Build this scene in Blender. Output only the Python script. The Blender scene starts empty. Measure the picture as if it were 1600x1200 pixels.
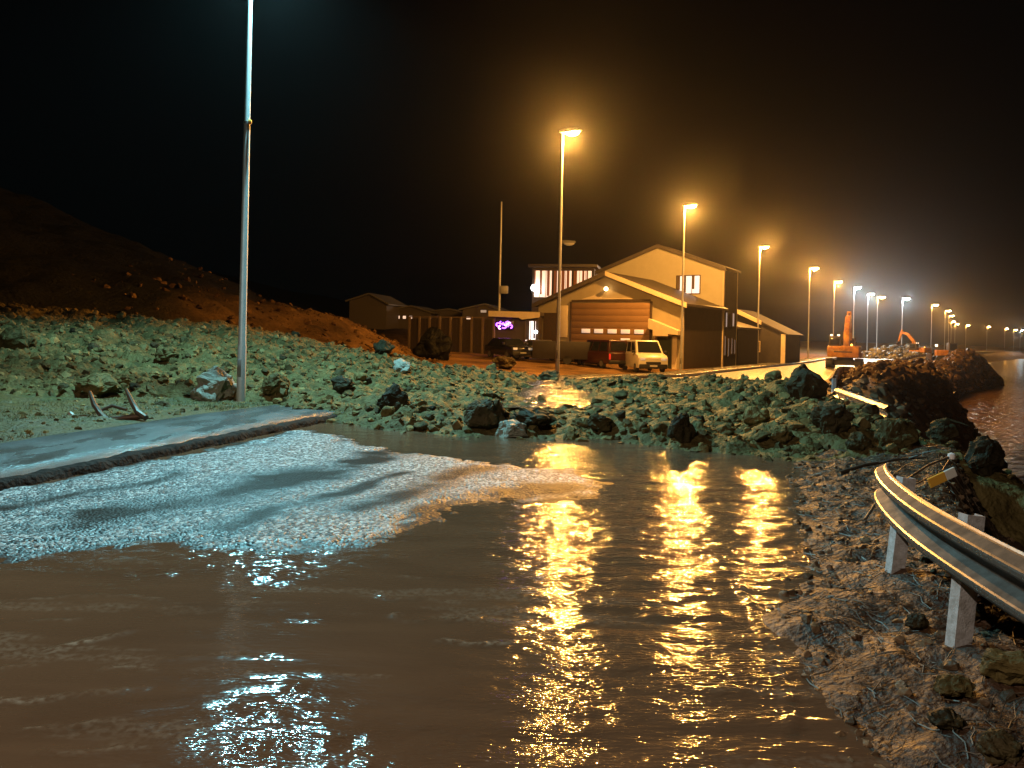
import bpy, bmesh, math, random
import numpy as np
from mathutils import Vector, Matrix, Euler
R = math.radians
rnd = random.Random(7)
npr = np.random.RandomState(11)
SC = bpy.context.scene
COL = SC.collection

# ------------------------------------------------------------------ camera
F, CX, HY, EYE, ROLL = 1209.0, 800.0, 525.0, 1.7, R(1.3)
cam = bpy.data.cameras.new('camera'); cam.sensor_width = 36; cam.lens = F/1600*36
cam.shift_y = -(600-HY)/1600; cam.clip_start = .05; cam.clip_end = 3000
camo = bpy.data.objects.new('camera', cam); COL.objects.link(camo)
RV = Vector((math.cos(ROLL), 0, math.sin(ROLL))); UV = Vector((-math.sin(ROLL), 0, math.cos(ROLL)))
m = Matrix.Identity(4)
for i in range(3):
    m[i][0] = RV[i]; m[i][1] = UV[i]; m[i][2] = (0, -1, 0)[i]
m[2][3] = EYE
camo.matrix_world = m
SC.camera = camo

# ------------------------------------------------------------------ sky and exposure (night, no sun)
W = bpy.data.worlds.new('World'); SC.world = W; W.use_nodes = True
bg = W.node_tree.nodes['Background']
bg.inputs['Color'].default_value = (.30, .42, .46, 1); bg.inputs['Strength'].default_value = .002
SC.view_settings.view_transform = 'Standard'; SC.view_settings.look = 'None'
SC.view_settings.exposure = 0; SC.view_settings.gamma = 1
SC.cycles.use_denoising = True
SC.cycles.sample_clamp_indirect = 4; SC.cycles.sample_clamp_direct = 0
SC.cycles.max_bounces = 5; SC.cycles.diffuse_bounces = 2; SC.cycles.glossy_bounces = 3
SC.cycles.volume_bounces = 0; SC.cycles.caustics_reflective = False; SC.cycles.caustics_refractive = False
SC.cycles.use_light_tree = True

SODIUM = (1.0, .43, .075); LED = (.30, .84, .97); COOL = (.75, .95, 1.0)
P_LED, P_SOD, P_BACK = 12500., 14500., 4300.
HAZE = .00024

def ray(px, py):
    return (Vector((0, 1, 0)) + RV*((px-CX)/F) + UV*((HY-py)/F))
def at(px, py, Z):                       # photo pixel at a distance -> world point
    return Vector((0, 0, EYE)) + ray(px, py)*Z
def gz(px, py, z=0.):                    # photo pixel on a level z
    d = ray(px, py); return Vector((0, 0, EYE)) + d*((z-EYE)/d.z)

# ------------------------------------------------------------------ numpy noise
def _h(ix, iy, s):
    n = (ix.astype(np.int64)*374761393 + iy.astype(np.int64)*668265263 + s*1442695041) & 0x7fffffff
    n = ((n ^ (n >> 13))*1274126177) & 0x7fffffff
    return ((n ^ (n >> 16)) & 0xffff)/65535.
def vnoise(x, y, s=0):
    x = np.asarray(x, float); y = np.asarray(y, float)
    ix = np.floor(x); iy = np.floor(y); fx = x-ix; fy = y-iy
    fx = fx*fx*(3-2*fx); fy = fy*fy*(3-2*fy)
    a = _h(ix, iy, s); b = _h(ix+1, iy, s); c = _h(ix, iy+1, s); d = _h(ix+1, iy+1, s)
    return (a+(b-a)*fx)*(1-fy)+(c+(d-c)*fx)*fy - .5
def fbm(x, y, s=0, o=4, lac=2.03, g=.5):
    t = 0; a = 1.
    for i in range(o):
        t = t + a*vnoise(x, y, s+i*17); x = x*lac+3.1; y = y*lac+1.7; a *= g
    return t
def worley(x, y, s=0):                   # packed rounded lumps, 0..1
    x = np.asarray(x, float); y = np.asarray(y, float); ix = np.floor(x); iy = np.floor(y); best = np.zeros(np.broadcast(x, y).shape)
    for i in (-1, 0, 1):
        for j in (-1, 0, 1):
            cx, cy = ix+i, iy+j; px, py = cx+_h(cx, cy, s), cy+_h(cx, cy, s+1); r = .45+.5*_h(cx, cy, s+2); a = .3+.7*_h(cx, cy, s+3)
            q = 1-((x-px)**2+(y-py)**2)/(r*r); best = np.maximum(best, a*np.sqrt(np.maximum(q, 0)))
    return best
def ss(a, b, x):
    t = np.clip((np.asarray(x, float)-a)/(b-a), 0, 1); return t*t*(3-2*t)

# ------------------------------------------------------------------ layout of road and ground
KERB = [(-7.2, -30), (-6.9, -10), (-6.55, 2), (-5.95, 5), (-5.17, 7.8), (-4.6, 10.2), (-3.55, 14.3), (-1.6, 19.5), (1.6, 27),
        (5.0, 35), (13.8, 53), (26.0, 74), (39.6, 96), (51, 114), (88, 176), (135, 250), (200, 340), (290, 440), (420, 560)]
KX = np.array([k[0] for k in KERB], float); KY = np.array([k[1] for k in KERB], float)
KH = np.arctan2(np.gradient(KX), np.gradient(KY))
def kx(y): return np.interp(y, KY, KX)
def kh(y): return np.interp(y, KY, KH)
def dlat(x, y): return (x-kx(y))*np.cos(kh(y))          # metres to the right of the kerb
def kpt(y, d, z=0.):
    h = float(kh(y)); return Vector((float(kx(y))+d/math.cos(h), y, z))
def base(y): return -.52*ss(28, 52, y) + .25*ss(78, 100, y)

def berm(x, y):
    d = dlat(x, y)
    dc = np.interp(y, [10, 14, 35, 60, 95, 200], [9.5, 9.6, 12.5, 11.5, 15, 15])
    hh = np.interp(y, [9, 13, 18, 25, 35, 44, 60, 80, 95, 115, 140], [0, .4, .75, 1.6, 3.3, 2.2, 1.5, 2.4, 5.4, 5.0, 2])
    w = np.where(d < dc, np.interp(y, [10, 20, 40, 80], [1.2, 1.7, 2.6, 3.2]), np.interp(y, [10, 30, 45, 60, 95], [1.7, 2.2, 2.2, 2.2, 4.2]))
    return hh*np.exp(-((d-dc)/w)**2)
def terrain(x, y, rough=1):
    x = np.asarray(x, float); y = np.asarray(y, float)
    d = dlat(x, y)
    z = base(y) - .16
    l = np.maximum(-d-4.2, 0)
    z = z + .17*ss(2.0, 3.0, -d) + .05*np.minimum(l, 16) + .10*np.clip(l-16, 0, 18)*ss(70, 95, y)
    # hillside on the left, ending in a spur
    xf = np.interp(y, [10, 28, 40, 50, 58, 70], [-15, -13, -8.4, -5.0, -7, -22])
    q = np.maximum(xf-x, 0)
    hill = (.31*q + .0035*np.maximum(q-9, 0)**2)
    hill = np.minimum(hill, 16)*ss(24, 40, y)*(1-ss(52, 66, y)) + .0
    hill2 = np.minimum(np.maximum(-x-28, 0)*.30, 12)*ss(8, 30, y)
    z = z + np.maximum(hill, hill2)
    z = z + rough*(.9*fbm(x*.13, y*.13, 3)*ss(2, 8, q) + .6*(.45-np.abs(fbm(x*.45, y*.45, 5)))*ss(.5, 4, q) + .3*fbm(x*1.3, y*1.3, 6)*ss(.5, 4, q))
    z = z + rough*.06*fbm(x*.9, y*.9, 9)*ss(2.5, 5, -d)
    # sea side
    z = z - ss(9.2, 12, d)*1.4 - ss(10, 19, d)*4.2 + berm(x, y) + rough*.35*fbm(x*.5, y*.5, 21)*ss(9, 12, d)*(1-ss(26, 40, d))
    return z

MX = np.array([-26, -19.8, -10.2, -6.5, -3.7, -1.05, 1.55, 3.9, 5.2, 6.6, 7.6, 9.2])
MT = np.array([17, 16.2, 15.5, 16.6, 15.2, 12.9, 12.5, 11.1, 10.2, 10.0, 10.6, 12.0])
MB_ = np.array([30, 30, 30, 29.5, 28, 26.5, 25.5, 22.5, 20.5, 19.5, 18.2, 15])
MC = np.array([2.6, 2.25, 1.5, 1.05, .62, .32, .25, .36, .52, .62, .55, -.1])
def mound(x, y):                          # landslide surface
    x = np.asarray(x, float); y = np.asarray(y, float)
    n1 = fbm(x*.35, y*.35, 31)
    t0 = np.interp(x, MX, MT) + 1.0*n1 + .5*fbm(x*1.3, y*1.3, 37); t1 = np.interp(x, MX, MB_) + 1.2*fbm(x*.4, y*.4, 33); c = np.interp(x, MX, MC)
    t = (y-t0)/(t1-t0)
    tc = np.clip(t, 0, 1)
    prof = .45*(1-(1-tc)**2.2)+.55*tc**1.2
    prof = prof*(1-ss(1.0, 1.3, t))
    env = ss(-.02, .1, t)*(1-ss(1.02, 1.25, t))
    z = -.06 + c*prof + env*(.16+.30*fbm(x*.8, y*.8, 41)+.18*fbm(x*2.6, y*2.6, 43, 3))*np.interp(x, [-12, -3, 1, 6], [1.15, .95, .72, .9])
    lump = .12*worley(x*2.3, y*2.3, 201)*ss(-.15, .35, fbm(x*.7, y*.7, 47)+.1)+.075*worley(x*5.1, y*5.1, 205)
    z = z + env*lump*np.interp(x, [-15, -3], [1.5, 1.])
    z = np.where(t < 0, z - (.25+1.6*ss(4.6, 6.0, x))*np.minimum(-t*6, 1), z)
    z = z - ss(6.0, 8.5, x)*1.0*ss(22, 14, y) - .22*np.exp(-((x-1.1)/1.0)**2-((y-20)/4.2)**2)
    return z - ss(1.0, 1.3, t)*1.2
PAV = .105
def surface(x, y):
    return np.maximum(np.maximum(terrain(x, y), mound(x, y)), -.03*(np.abs(x) < 9))
def hit(px, py, fn=None, z0=3., z1=140.):                  # first point of the ray under a surface
    fn = fn or surface
    d = ray(px, py); zz = np.geomspace(z0, z1, 1500)
    x = d.x*zz; y = zz; z = EYE+d.z*zz
    k = np.nonzero(z <= fn(x, y))[0]
    k = k[0] if len(k) else len(zz)-1
    return Vector((x[k], y[k], z[k]))
def onT(px, Z, fn=terrain):
    x = float(at(px, HY, Z).x)
    return Vector((x, Z, float(fn(x, Z))))

# ------------------------------------------------------------------ object helpers
def thing(name, label, cat, loc=(0, 0, 0), rotz=0., group=None):
    o = bpy.data.objects.new(name, None); COL.objects.link(o); o.empty_display_size = .2
    o.location = loc; o.rotation_euler = (0, 0, rotz); o['label'] = label; o['category'] = cat
    if group: o['group'] = group
    return o
def tag(o, label=None, cat=None, group=None, kind=None):
    if label: o['label'] = label
    if cat: o['category'] = cat
    if group: o['group'] = group
    if kind: o['kind'] = kind
    return o
def dup(o, parent=None):
    c = o.copy(); COL.objects.link(c)
    if parent is not None: c.parent = parent
    for ch in o.children: dup(ch, c)
    return c

class MB:
    def __init__(s): s.v = []; s.f = []; s.sm = []
    def add(s, vs, fs, smooth=False, M=None):
        n = len(s.v)
        for v in vs:
            v = Vector(v)
            s.v.append(tuple(M @ v if M is not None else v))
        s.f += [tuple(i+n for i in f) for f in fs]; s.sm += [smooth]*len(fs); return s
    def box(s, c, d, rot=(0, 0, 0), bev=0., taper=1.):
        x, y, z = d[0]/2, d[1]/2, d[2]/2
        M = Matrix.Translation(c) @ Euler(rot).to_matrix().to_4x4()
        if bev <= 0:
            t = taper
            vs = [(-x, -y, -z), (x, -y, -z), (x, y, -z), (-x, y, -z), (-x*t, -y*t, z), (x*t, -y*t, z), (x*t, y*t, z), (-x*t, y*t, z)]
            return s.add(vs, [(0, 3, 2, 1), (4, 5, 6, 7), (0, 1, 5, 4), (1, 2, 6, 5), (2, 3, 7, 6), (3, 0, 4, 7)], False, M)
        bm = bmesh.new(); bmesh.ops.create_cube(bm, size=1)
        bmesh.ops.scale(bm, vec=d, verts=bm.verts)
        if taper != 1:
            for v in bm.verts:
                if v.co.z > 0: v.co.x *= taper; v.co.y *= taper
        bmesh.ops.bevel(bm, geom=bm.edges[:], offset=bev, segments=2, affect='EDGES', profile=.5)
        return s.bm(bm, M, True)
    def bm(s, bm, M=None, smooth=False):
        bm.verts.index_update()
        s.add([v.co.copy() for v in bm.verts], [tuple(v.index for v in f.verts) for f in bm.faces], smooth, M); bm.free(); return s
    def prism(s, poly, w, M=None, bev=0., smooth=True):      # polygon in (x,z) extruded over y in -w/2..w/2 (w a number or per-point pair)
        bm = bmesh.new()
        a = [bm.verts.new((p[0], -(p[2] if len(p) > 2 else w/2), p[1])) for p in poly]
        b = [bm.verts.new((p[0], (p[2] if len(p) > 2 else w/2), p[1])) for p in poly]
        n = len(poly)
        bm.faces.new(a); bm.faces.new(b[::-1])
        for i in range(n): bm.faces.new((a[i], b[i], b[(i+1) % n], a[(i+1) % n]))
        bmesh.ops.recalc_face_normals(bm, faces=bm.faces)
        if bev > 0: bmesh.ops.bevel(bm, geom=bm.edges[:], offset=bev, segments=2, affect='EDGES', profile=.5, clamp_overlap=True)
        return s.bm(bm, M, smooth and bev > 0)
    def tube(s, pts, rad, n=10, caps=True, smooth=True):
        pts = [Vector(p) for p in pts]; k = len(pts)
        rad = rad if hasattr(rad, '__len__') else [rad]*k
        vs = []; fs = []; up = None
        for i, p in enumerate(pts):
            t = (pts[min(i+1, k-1)]-pts[max(i-1, 0)]).normalized()
            if up is None: up = Vector((0, 0, 1)) if abs(t.z) < .9 else Vector((1, 0, 0))
            a = t.cross(up).normalized(); b = t.cross(a).normalized(); up = -b if t.cross(b).length else up
            up = b.copy() if False else up
            for j in range(n):
                q = 2*math.pi*j/n
                vs.append(p + a*(math.cos(q)*rad[i]) + b*(math.sin(q)*rad[i]))
        for i in range(k-1):
            for j in range(n):
                j2 = (j+1) % n
                fs.append((i*n+j, i*n+j2, (i+1)*n+j2, (i+1)*n+j))
        s.add(vs, fs, smooth)
        if caps: s.add([vs[j] for j in range(n)], [tuple(range(n-1, -1, -1))]); s.add([vs[(k-1)*n+j] for j in range(n)], [tuple(range(n))])
        return s
    def lathe(s, prof, n=16, M=None, smooth=True):
        vs = []; fs = []
        for r, z in prof:
            for j in range(n):
                q = 2*math.pi*j/n; vs.append((r*math.cos(q), r*math.sin(q), z))
        for i in range(len(prof)-1):
            for j in range(n):
                j2 = (j+1) % n; fs.append((i*n+j, i*n+j2, (i+1)*n+j2, (i+1)*n+j))
        return s.add(vs, fs, smooth, M)
    def sweep(s, path, prof, smooth=False):   # path: world points, prof: closed list of (out, up)
        path = [Vector(p) for p in path]; k = len(path); n = len(prof); vs = []; fs = []
        for i, p in enumerate(path):
            t = path[min(i+1, k-1)]-path[max(i-1, 0)]; t.z = 0; t.normalize()
            o = Vector((-t.y, t.x, 0))
            for a, b in prof: vs.append(p + o*a + Vector((0, 0, b)))
        for i in range(k-1):
            for j in range(n):
                j2 = (j+1) % n; fs.append((i*n+j, i*n+j2, (i+1)*n+j2, (i+1)*n+j))
        fs += [tuple(range(n)), tuple((k-1)*n+j for j in range(n-1, -1, -1))]
        return s.add(vs, fs, smooth)
    def build(s, name, mat, parent=None, fix=True, sharp=35):
        me = bpy.data.meshes.new(name); me.from_pydata(s.v, [], s.f); 
        me.polygons.foreach_set('use_smooth', s.sm)
        if fix:
            bm = bmesh.new(); bm.from_mesh(me); bmesh.ops.recalc_face_normals(bm, faces=bm.faces); bm.to_mesh(me); bm.free()
        if any(s.sm): me.set_sharp_from_angle(angle=R(sharp))
        me.materials.append(mat); me.update()
        o = bpy.data.objects.new(name, me); COL.objects.link(o)
        if parent is not None: o.parent = parent
        return o

def grid(name, X, Y, Z, mat, smooth=True, attrs=None, parent=None):   # X,Y,Z 2-D arrays -> mesh
    r, c = X.shape
    me = bpy.data.meshes.new(name)
    co = np.stack([X, Y, Z], -1).reshape(-1, 3).astype(np.float32)
    i = np.arange((r-1)*(c-1)); rr = i//(c-1); cc = i % (c-1); a = rr*c+cc
    q = np.stack([a, a+1, a+c+1, a+c], -1)
    fast_mesh(me, co, q, smooth)
    for k, v in (attrs or {}).items():
        at_ = me.attributes.new(k, 'FLOAT', 'POINT'); at_.data.foreach_set('value', np.asarray(v, np.float32).ravel())
    me.materials.append(mat)
    o = bpy.data.objects.new(name, me); COL.objects.link(o)
    if parent is not None: o.parent = parent
    return o
def fast_mesh(me, co, faces, smooth):
    k = faces.shape[1]
    me.vertices.add(len(co)); me.vertices.foreach_set('co', np.asarray(co, np.float32).ravel())
    me.loops.add(faces.size); me.loops.foreach_set('vertex_index', np.asarray(faces, np.int32).ravel())
    me.polygons.add(len(faces)); me.polygons.foreach_set('loop_start', np.arange(0, faces.size, k, dtype=np.int32))
    me.polygons.foreach_set('loop_total', np.full(len(faces), k, np.int32))
    me.update(calc_edges=True); me.validate()
    me.polygons.foreach_set('use_smooth', np.full(len(me.polygons), bool(smooth)))

# ------------------------------------------------------------------ materials
MATS = {}
def mat(name, col, rough=.6, metal=0., col2=None, scale=6., bump=0., bscale=30., emit=None, estr=0., contrast=.5, rough2=None, ior=1.45, detail=5., coat=0., voro=0., alpha=None):
    if name in MATS: return MATS[name]
    M = bpy.data.materials.new(name); M.use_nodes = True; nt = M.node_tree; N = nt.nodes; L = nt.links
    p = N['Principled BSDF']
    p.inputs['Base Color'].default_value = (*col, 1); p.inputs['Roughness'].default_value = rough; p.inputs['Metallic'].default_value = metal
    p.inputs['IOR'].default_value = ior; p.inputs['Coat Weight'].default_value = coat
    tc = N.new('ShaderNodeTexCoord')
    if col2 is not None or rough2 is not None:
        n = N.new('ShaderNodeTexNoise'); n.inputs['Scale'].default_value = scale; n.inputs['Detail'].default_value = detail; n.inputs['Roughness'].default_value = .62
        L.new(tc.outputs['Object'], n.inputs['Vector'])
        r = N.new('ShaderNodeMapRange'); r.inputs['From Min'].default_value = .5-contrast/2; r.inputs['From Max'].default_value = .5+contrast/2
        L.new(n.outputs['Fac'], r.inputs['Value'])
        if col2 is not None:
            x = N.new('ShaderNodeMix'); x.data_type = 'RGBA'; x.inputs['A'].default_value = (*col, 1); x.inputs['B'].default_value = (*col2, 1)
            L.new(r.outputs['Result'], x.inputs['Factor']); L.new(x.outputs['Result'], p.inputs['Base Color'])
        if rough2 is not None:
            y = N.new('ShaderNodeMapRange'); y.inputs['To Min'].default_value = rough; y.inputs['To Max'].default_value = rough2
            L.new(r.outputs['Result'], y.inputs['Value']); L.new(y.outputs['Result'], p.inputs['Roughness'])
    if bump > 0:
        n2 = N.new('ShaderNodeTexNoise'); n2.inputs['Scale'].default_value = bscale; n2.inputs['Detail'].default_value = 6
        L.new(tc.outputs['Object'], n2.inputs['Vector'])
        b = N.new('ShaderNodeBump'); b.inputs['Strength'].default_value = bump; b.inputs['Distance'].default_value = 1/bscale
        L.new(n2.outputs['Fac'], b.inputs['Height']); L.new(b.outputs['Normal'], p.inputs['Normal'])
    if emit is not None:
        p.inputs['Emission Color'].default_value = (*emit, 1); p.inputs['Emission Strength'].default_value = estr
    MATS[name] = M; return M

def wet_rock(name, c1, c2, rough=.32, rough2=.6, bump=.5, spec=.10):
    M = mat(name, c1, rough, col2=c2, rough2=rough2, scale=2.4, bump=bump, bscale=26, contrast=.45)
    M.node_tree.nodes['Principled BSDF'].inputs['Specular IOR Level'].default_value = spec
    nt = M.node_tree; N = nt.nodes; L = nt.links; p = N['Principled BSDF']
    g = N.new('ShaderNodeNewGeometry'); h = N.new('ShaderNodeHueSaturation'); mr = N.new('ShaderNodeMapRange'); mr.inputs['To Min'].default_value = .35; mr.inputs['To Max'].default_value = 1.35
    src = p.inputs['Base Color'].links[0].from_socket
    L.new(g.outputs['Random Per Island'], mr.inputs['Value']); L.new(mr.outputs['Result'], h.inputs['Value']); L.new(src, h.inputs['Color']); L.new(h.outputs['Color'], p.inputs['Base Color'])
    return M

RIDGE = mat('highlight barrier steel', (.34, .33, .31), .22, .85, col2=(.2, .19, .18), scale=20, rough2=.36)  # lamp highlight lines put into a paler, shinier steel
GALV = mat('galvanised steel', (.105, .10, .09), .62, .15, col2=(.045, .038, .03), scale=9, rough2=.8, bump=.08, bscale=60)
GALVP = mat('galvanised post', (.72, .72, .76), .45, .15, col2=(.40, .38, .37), scale=22, rough2=.7, bump=.5, bscale=110, contrast=.35)
LAMPG = mat('lamp housing', (.22, .22, .21), .45, .3, col2=(.15, .15, .15), scale=9)
POLE = mat('lamp pole steel', (.46, .46, .45), .42, .25, col2=(.36, .36, .36), scale=5, rough2=.5)
BLACK = mat('black rubber', (.018, .018, .02), .6, col2=(.035, .035, .035), scale=20)
DARKM = mat('dark steel', (.06, .055, .05), .45, .4, col2=(.12, .07, .04), scale=7, bump=.2, bscale=40)
GLASS = mat('dark glass', (.012, .014, .016), .06, 0, col2=(.02, .022, .025), scale=3)
CONC = mat('concrete', (.30, .29, .27), .7, col2=(.2, .19, .18), scale=3, bump=.2, bscale=30)
# ------------------------------------------------------------------ the setting
# ground sheet
def ax(lo, hi, a, b, fine, n1, n2):
    core = np.arange(a, b+1e-6, fine)
    left = a-np.geomspace(fine, a-lo, n1)[::-1]; right = b+np.geomspace(fine, hi-b, n2)
    return np.concatenate([left, core, right])
gx = ax(-520, 900, -34, 50, .5, 26, 40); gy = ax(-40, 900, 5, 112, .5, 14, 40)
X, Y = np.meshgrid(gx, gy)
MUD = bpy.data.materials.new('muddy ground'); MUD.use_nodes = True
def ground_mat(M):
    nt = M.node_tree; N = nt.nodes; L = nt.links; p = N['Principled BSDF']
    tc = N.new('ShaderNodeTexCoord')
    n = N.new('ShaderNodeTexNoise'); n.inputs['Scale'].default_value = .35; n.inputs['Detail'].default_value = 9; n.inputs['Roughness'].default_value = .7
    L.new(tc.outputs['Object'], n.inputs['Vector'])
    r = N.new('ShaderNodeValToRGB'); e = r.color_ramp.elements
    e[0].position = .36; e[0].color = (.09, .052, .021, 1); e[1].position = .64; e[1].color = (.42, .24, .09, 1)
    q = e.new(.5); q.color = (.26, .146, .056, 1)
    L.new(n.outputs['Fac'], r.inputs['Fac'])
    ta = N.new('ShaderNodeAttribute'); ta.attribute_name = 'hill_shade'
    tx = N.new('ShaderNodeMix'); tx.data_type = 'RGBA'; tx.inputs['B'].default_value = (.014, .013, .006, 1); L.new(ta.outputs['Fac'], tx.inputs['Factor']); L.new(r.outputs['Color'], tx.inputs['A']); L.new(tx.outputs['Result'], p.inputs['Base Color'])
    n2 = N.new('ShaderNodeTexNoise'); n2.inputs['Scale'].default_value = 5; n2.inputs['Detail'].default_value = 8; n2.inputs['Roughness'].default_value = .7
    L.new(tc.outputs['Object'], n2.inputs['Vector'])
    b = N.new('ShaderNodeBump'); b.inputs['Strength'].default_value = 1.; b.inputs['Distance'].default_value = .35
    L.new(n2.outputs['Fac'], b.inputs['Height']); L.new(b.outputs['Normal'], p.inputs['Normal'])
    p.inputs['Roughness'].default_value = .55
ground_mat(MUD)
MUD.node_tree.nodes['Principled BSDF'].inputs['Specular IOR Level'].default_value = .12
HILL_SHADE = ss(-6.5, -17, X+3.5*fbm(X*.2, Y*.2, 15)+2*fbm(X*.8, Y*.8, 16))*(X < -5)*ss(20, 30, Y)  # shade of the left hillside, put into the ground colour as near-black
tag(grid('ground', X, Y, terrain(X, Y), MUD, attrs={'hill_shade': HILL_SHADE}), kind='structure')

# sea
n = 60
sx = np.concatenate([np.linspace(6, 80, 80), np.geomspace(84, 1500, 40)]); sy = np.concatenate([np.linspace(-30, 140, 120), np.geomspace(145, 900, 40)])
X, Y = np.meshgrid(sx, sy)
SEA = mat('sea water', (.15, .085, .045), .3, ior=1.33, bump=.9, bscale=1.6)
tag(grid('sea', X, Y, -3.0+.12*fbm(X*.4, Y*.25, 71), SEA), kind='structure')

# road ---------------------------------------------------------------
def poly_sd(px, py, poly):                # signed distance, inside positive
    d = np.full(px.shape, 1e9); ins = np.zeros(px.shape, bool); k = len(poly)
    for i in range(k):
        ax_, ay_ = poly[i]; bx, by = poly[(i+1) % k]
        ex, ey = bx-ax_, by-ay_; t = np.clip(((px-ax_)*ex+(py-ay_)*ey)/(ex*ex+ey*ey+1e-12), 0, 1)
        d = np.minimum(d, np.hypot(px-ax_-t*ex, py-ay_-t*ey))
        c = ((ay_ > py) != (by > py)) & (px < (bx-ax_)*(py-ay_)/(by-ay_+1e-12)+ax_); ins ^= c
    return np.where(ins, d, -d)
def line_d(px, py, pts):
    d = np.full(px.shape, 1e9)
    for (ax_, ay_), (bx, by) in zip(pts[:-1], pts[1:]):
        ex, ey = bx-ax_, by-ay_; t = np.clip(((px-ax_)*ex+(py-ay_)*ey)/(ex*ex+ey*ey+1e-12), 0, 1)
        d = np.minimum(d, np.hypot(px-ax_-t*ex, py-ay_-t*ey))
    return d
def G2(l, z=0.): return [tuple(gz(a, b, z)[:2]) for a, b in l]
PATCH = G2([(-260, 850), (0, 775), (250, 722), (470, 676), (520, 690), (590, 708), (700, 722), (800, 733), (880, 742), (915, 754), (900, 772), (850, 778),
            (800, 765), (745, 775), (690, 795), (635, 822), (560, 838), (430, 852), (340, 842), (260, 835), (130, 842), (0, 857), (-260, 900)])
RUTS = [(G2([(610, 716), (520, 738), (430, 762), (330, 790), (200, 815)]), .27), (G2([(760, 735), (700, 758), (620, 785), (540, 800)]), .17), (G2([(300, 745), (150, 775), (0, 800)]), .10), (G2([(690, 800), (760, 780), (860, 768)]), .20), (G2([(640, 745), (560, 770), (450, 800), (360, 835)]), .10)]
def patch(x, y):
    n = fbm(x*1.4, y*1.4, 51)
    s = poly_sd(x, y, PATCH) + .30*n + .10*fbm(x*5, y*5, 57)
    h = ss(-.8, .6, s) + .34*worley(x*6, y*6, 211)*ss(-1.1, -.2, s)*(1-ss(.0, .5, s))
    return h
def film(x, y):                           # smooth water lying in the wheel ruts
    wx = x+.35*fbm(x*.9, y*.9, 53); wy = y+.25*fbm(x*1.1, y*1.1, 54); f = np.zeros_like(x)
    for pts, w in RUTS: f = np.maximum(f, np.exp(-(line_d(wx, wy, pts)/(w*2.0))**2)*(.95+.5*fbm(x*1.2, y*2.0, 55)))
    f = np.maximum(f, .95-.95*ss(.50, .92, patch(x, y)))
    return np.clip(f+.45*ss(.05, .5, fbm(x*1.1+5, y*1.6, 56)), 0, 1)
def road_z(x, y):
    return base(y) - .05 + .095*patch(x, y)*(y < 20) + .006*fbm(x*2.2, y*2.2, 61)
ASPH = bpy.data.materials.new('wet asphalt'); ASPH.use_nodes = True
def asphalt(M):
    nt = M.node_tree; N = nt.nodes; L = nt.links; p = N['Principled BSDF']
    tc = N.new('ShaderNodeTexCoord')
    v = N.new('ShaderNodeTexVoronoi'); v.inputs['Scale'].default_value = 34; v.inputs['Randomness'].default_value = 1
    L.new(tc.outputs['Object'], v.inputs['Vector'])
    n = N.new('ShaderNodeTexNoise'); n.inputs['Scale'].default_value = 30; n.inputs['Detail'].default_value = 3
    L.new(tc.outputs['Object'], n.inputs['Vector'])
    ad = N.new('ShaderNodeMath'); ad.operation = 'MULTIPLY_ADD'; ad.inputs[1].default_value = -.75
    L.new(v.outputs['Distance'], ad.inputs[0]); L.new(n.outputs['Fac'], ad.inputs[2])
    b = N.new('ShaderNodeBump'); b.inputs['Strength'].default_value = 1.; b.inputs['Distance'].default_value = .03
    L.new(ad.outputs[0], b.inputs['Height']); L.new(b.outputs['Normal'], p.inputs['Normal'])
    r = N.new('ShaderNodeValToRGB'); r.color_ramp.elements[0].position = .45; r.color_ramp.elements[1].position = .92; r.color_ramp.elements[0].color = (.012, .012, .012, 1); r.color_ramp.elements[1].color = (.74, .80, .82, 1)  # aggregate tone, its contrast raised to put the wet sparkle into the colour
    L.new(v.outputs['Color'], r.inputs['Fac']); L.new(r.outputs['Color'], p.inputs['Base Color'])
    fa = N.new('ShaderNodeAttribute'); fa.attribute_name = 'film'
    mx = N.new('ShaderNodeMix'); mx.data_type = 'RGBA'; mx.inputs['B'].default_value = (.030, .022, .016, 1); L.new(fa.outputs['Fac'], mx.inputs['Factor']); L.new(r.outputs['Color'], mx.inputs['A']); L.new(mx.outputs['Result'], p.inputs['Base Color'])
    m1 = N.new('ShaderNodeMapRange'); m1.inputs['To Min'].default_value = .5; m1.inputs['To Max'].default_value = .04; L.new(fa.outputs['Fac'], m1.inputs['Value']); L.new(m1.outputs['Result'], p.inputs['Specular IOR Level']); p.inputs['Roughness'].default_value = .38
    m2 = N.new('ShaderNodeMapRange'); m2.inputs['To Min'].default_value = 1.; m2.inputs['To Max'].default_value = .35; L.new(fa.outputs['Fac'], m2.inputs['Value']); L.new(m2.outputs['Result'], b.inputs['Strength'])
    p.inputs['IOR'].default_value = 1.7
asphalt(ASPH)
yy = np.concatenate([np.linspace(-30, 4.6, 12), np.arange(4.7, 16.5, .055), np.linspace(16.7, 120, 110), np.linspace(125, 540, 60)])
dd = np.arange(0, 8.61, .055)
Dg, Yg = np.meshgrid(dd, yy); Xg = kx(Yg)+Dg/np.cos(kh(Yg))
tag(grid('road', Xg, Yg, road_z(Xg, Yg), ASPH, attrs={'film': film(Xg, Yg)*(Yg < 20)}), kind='structure')

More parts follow.
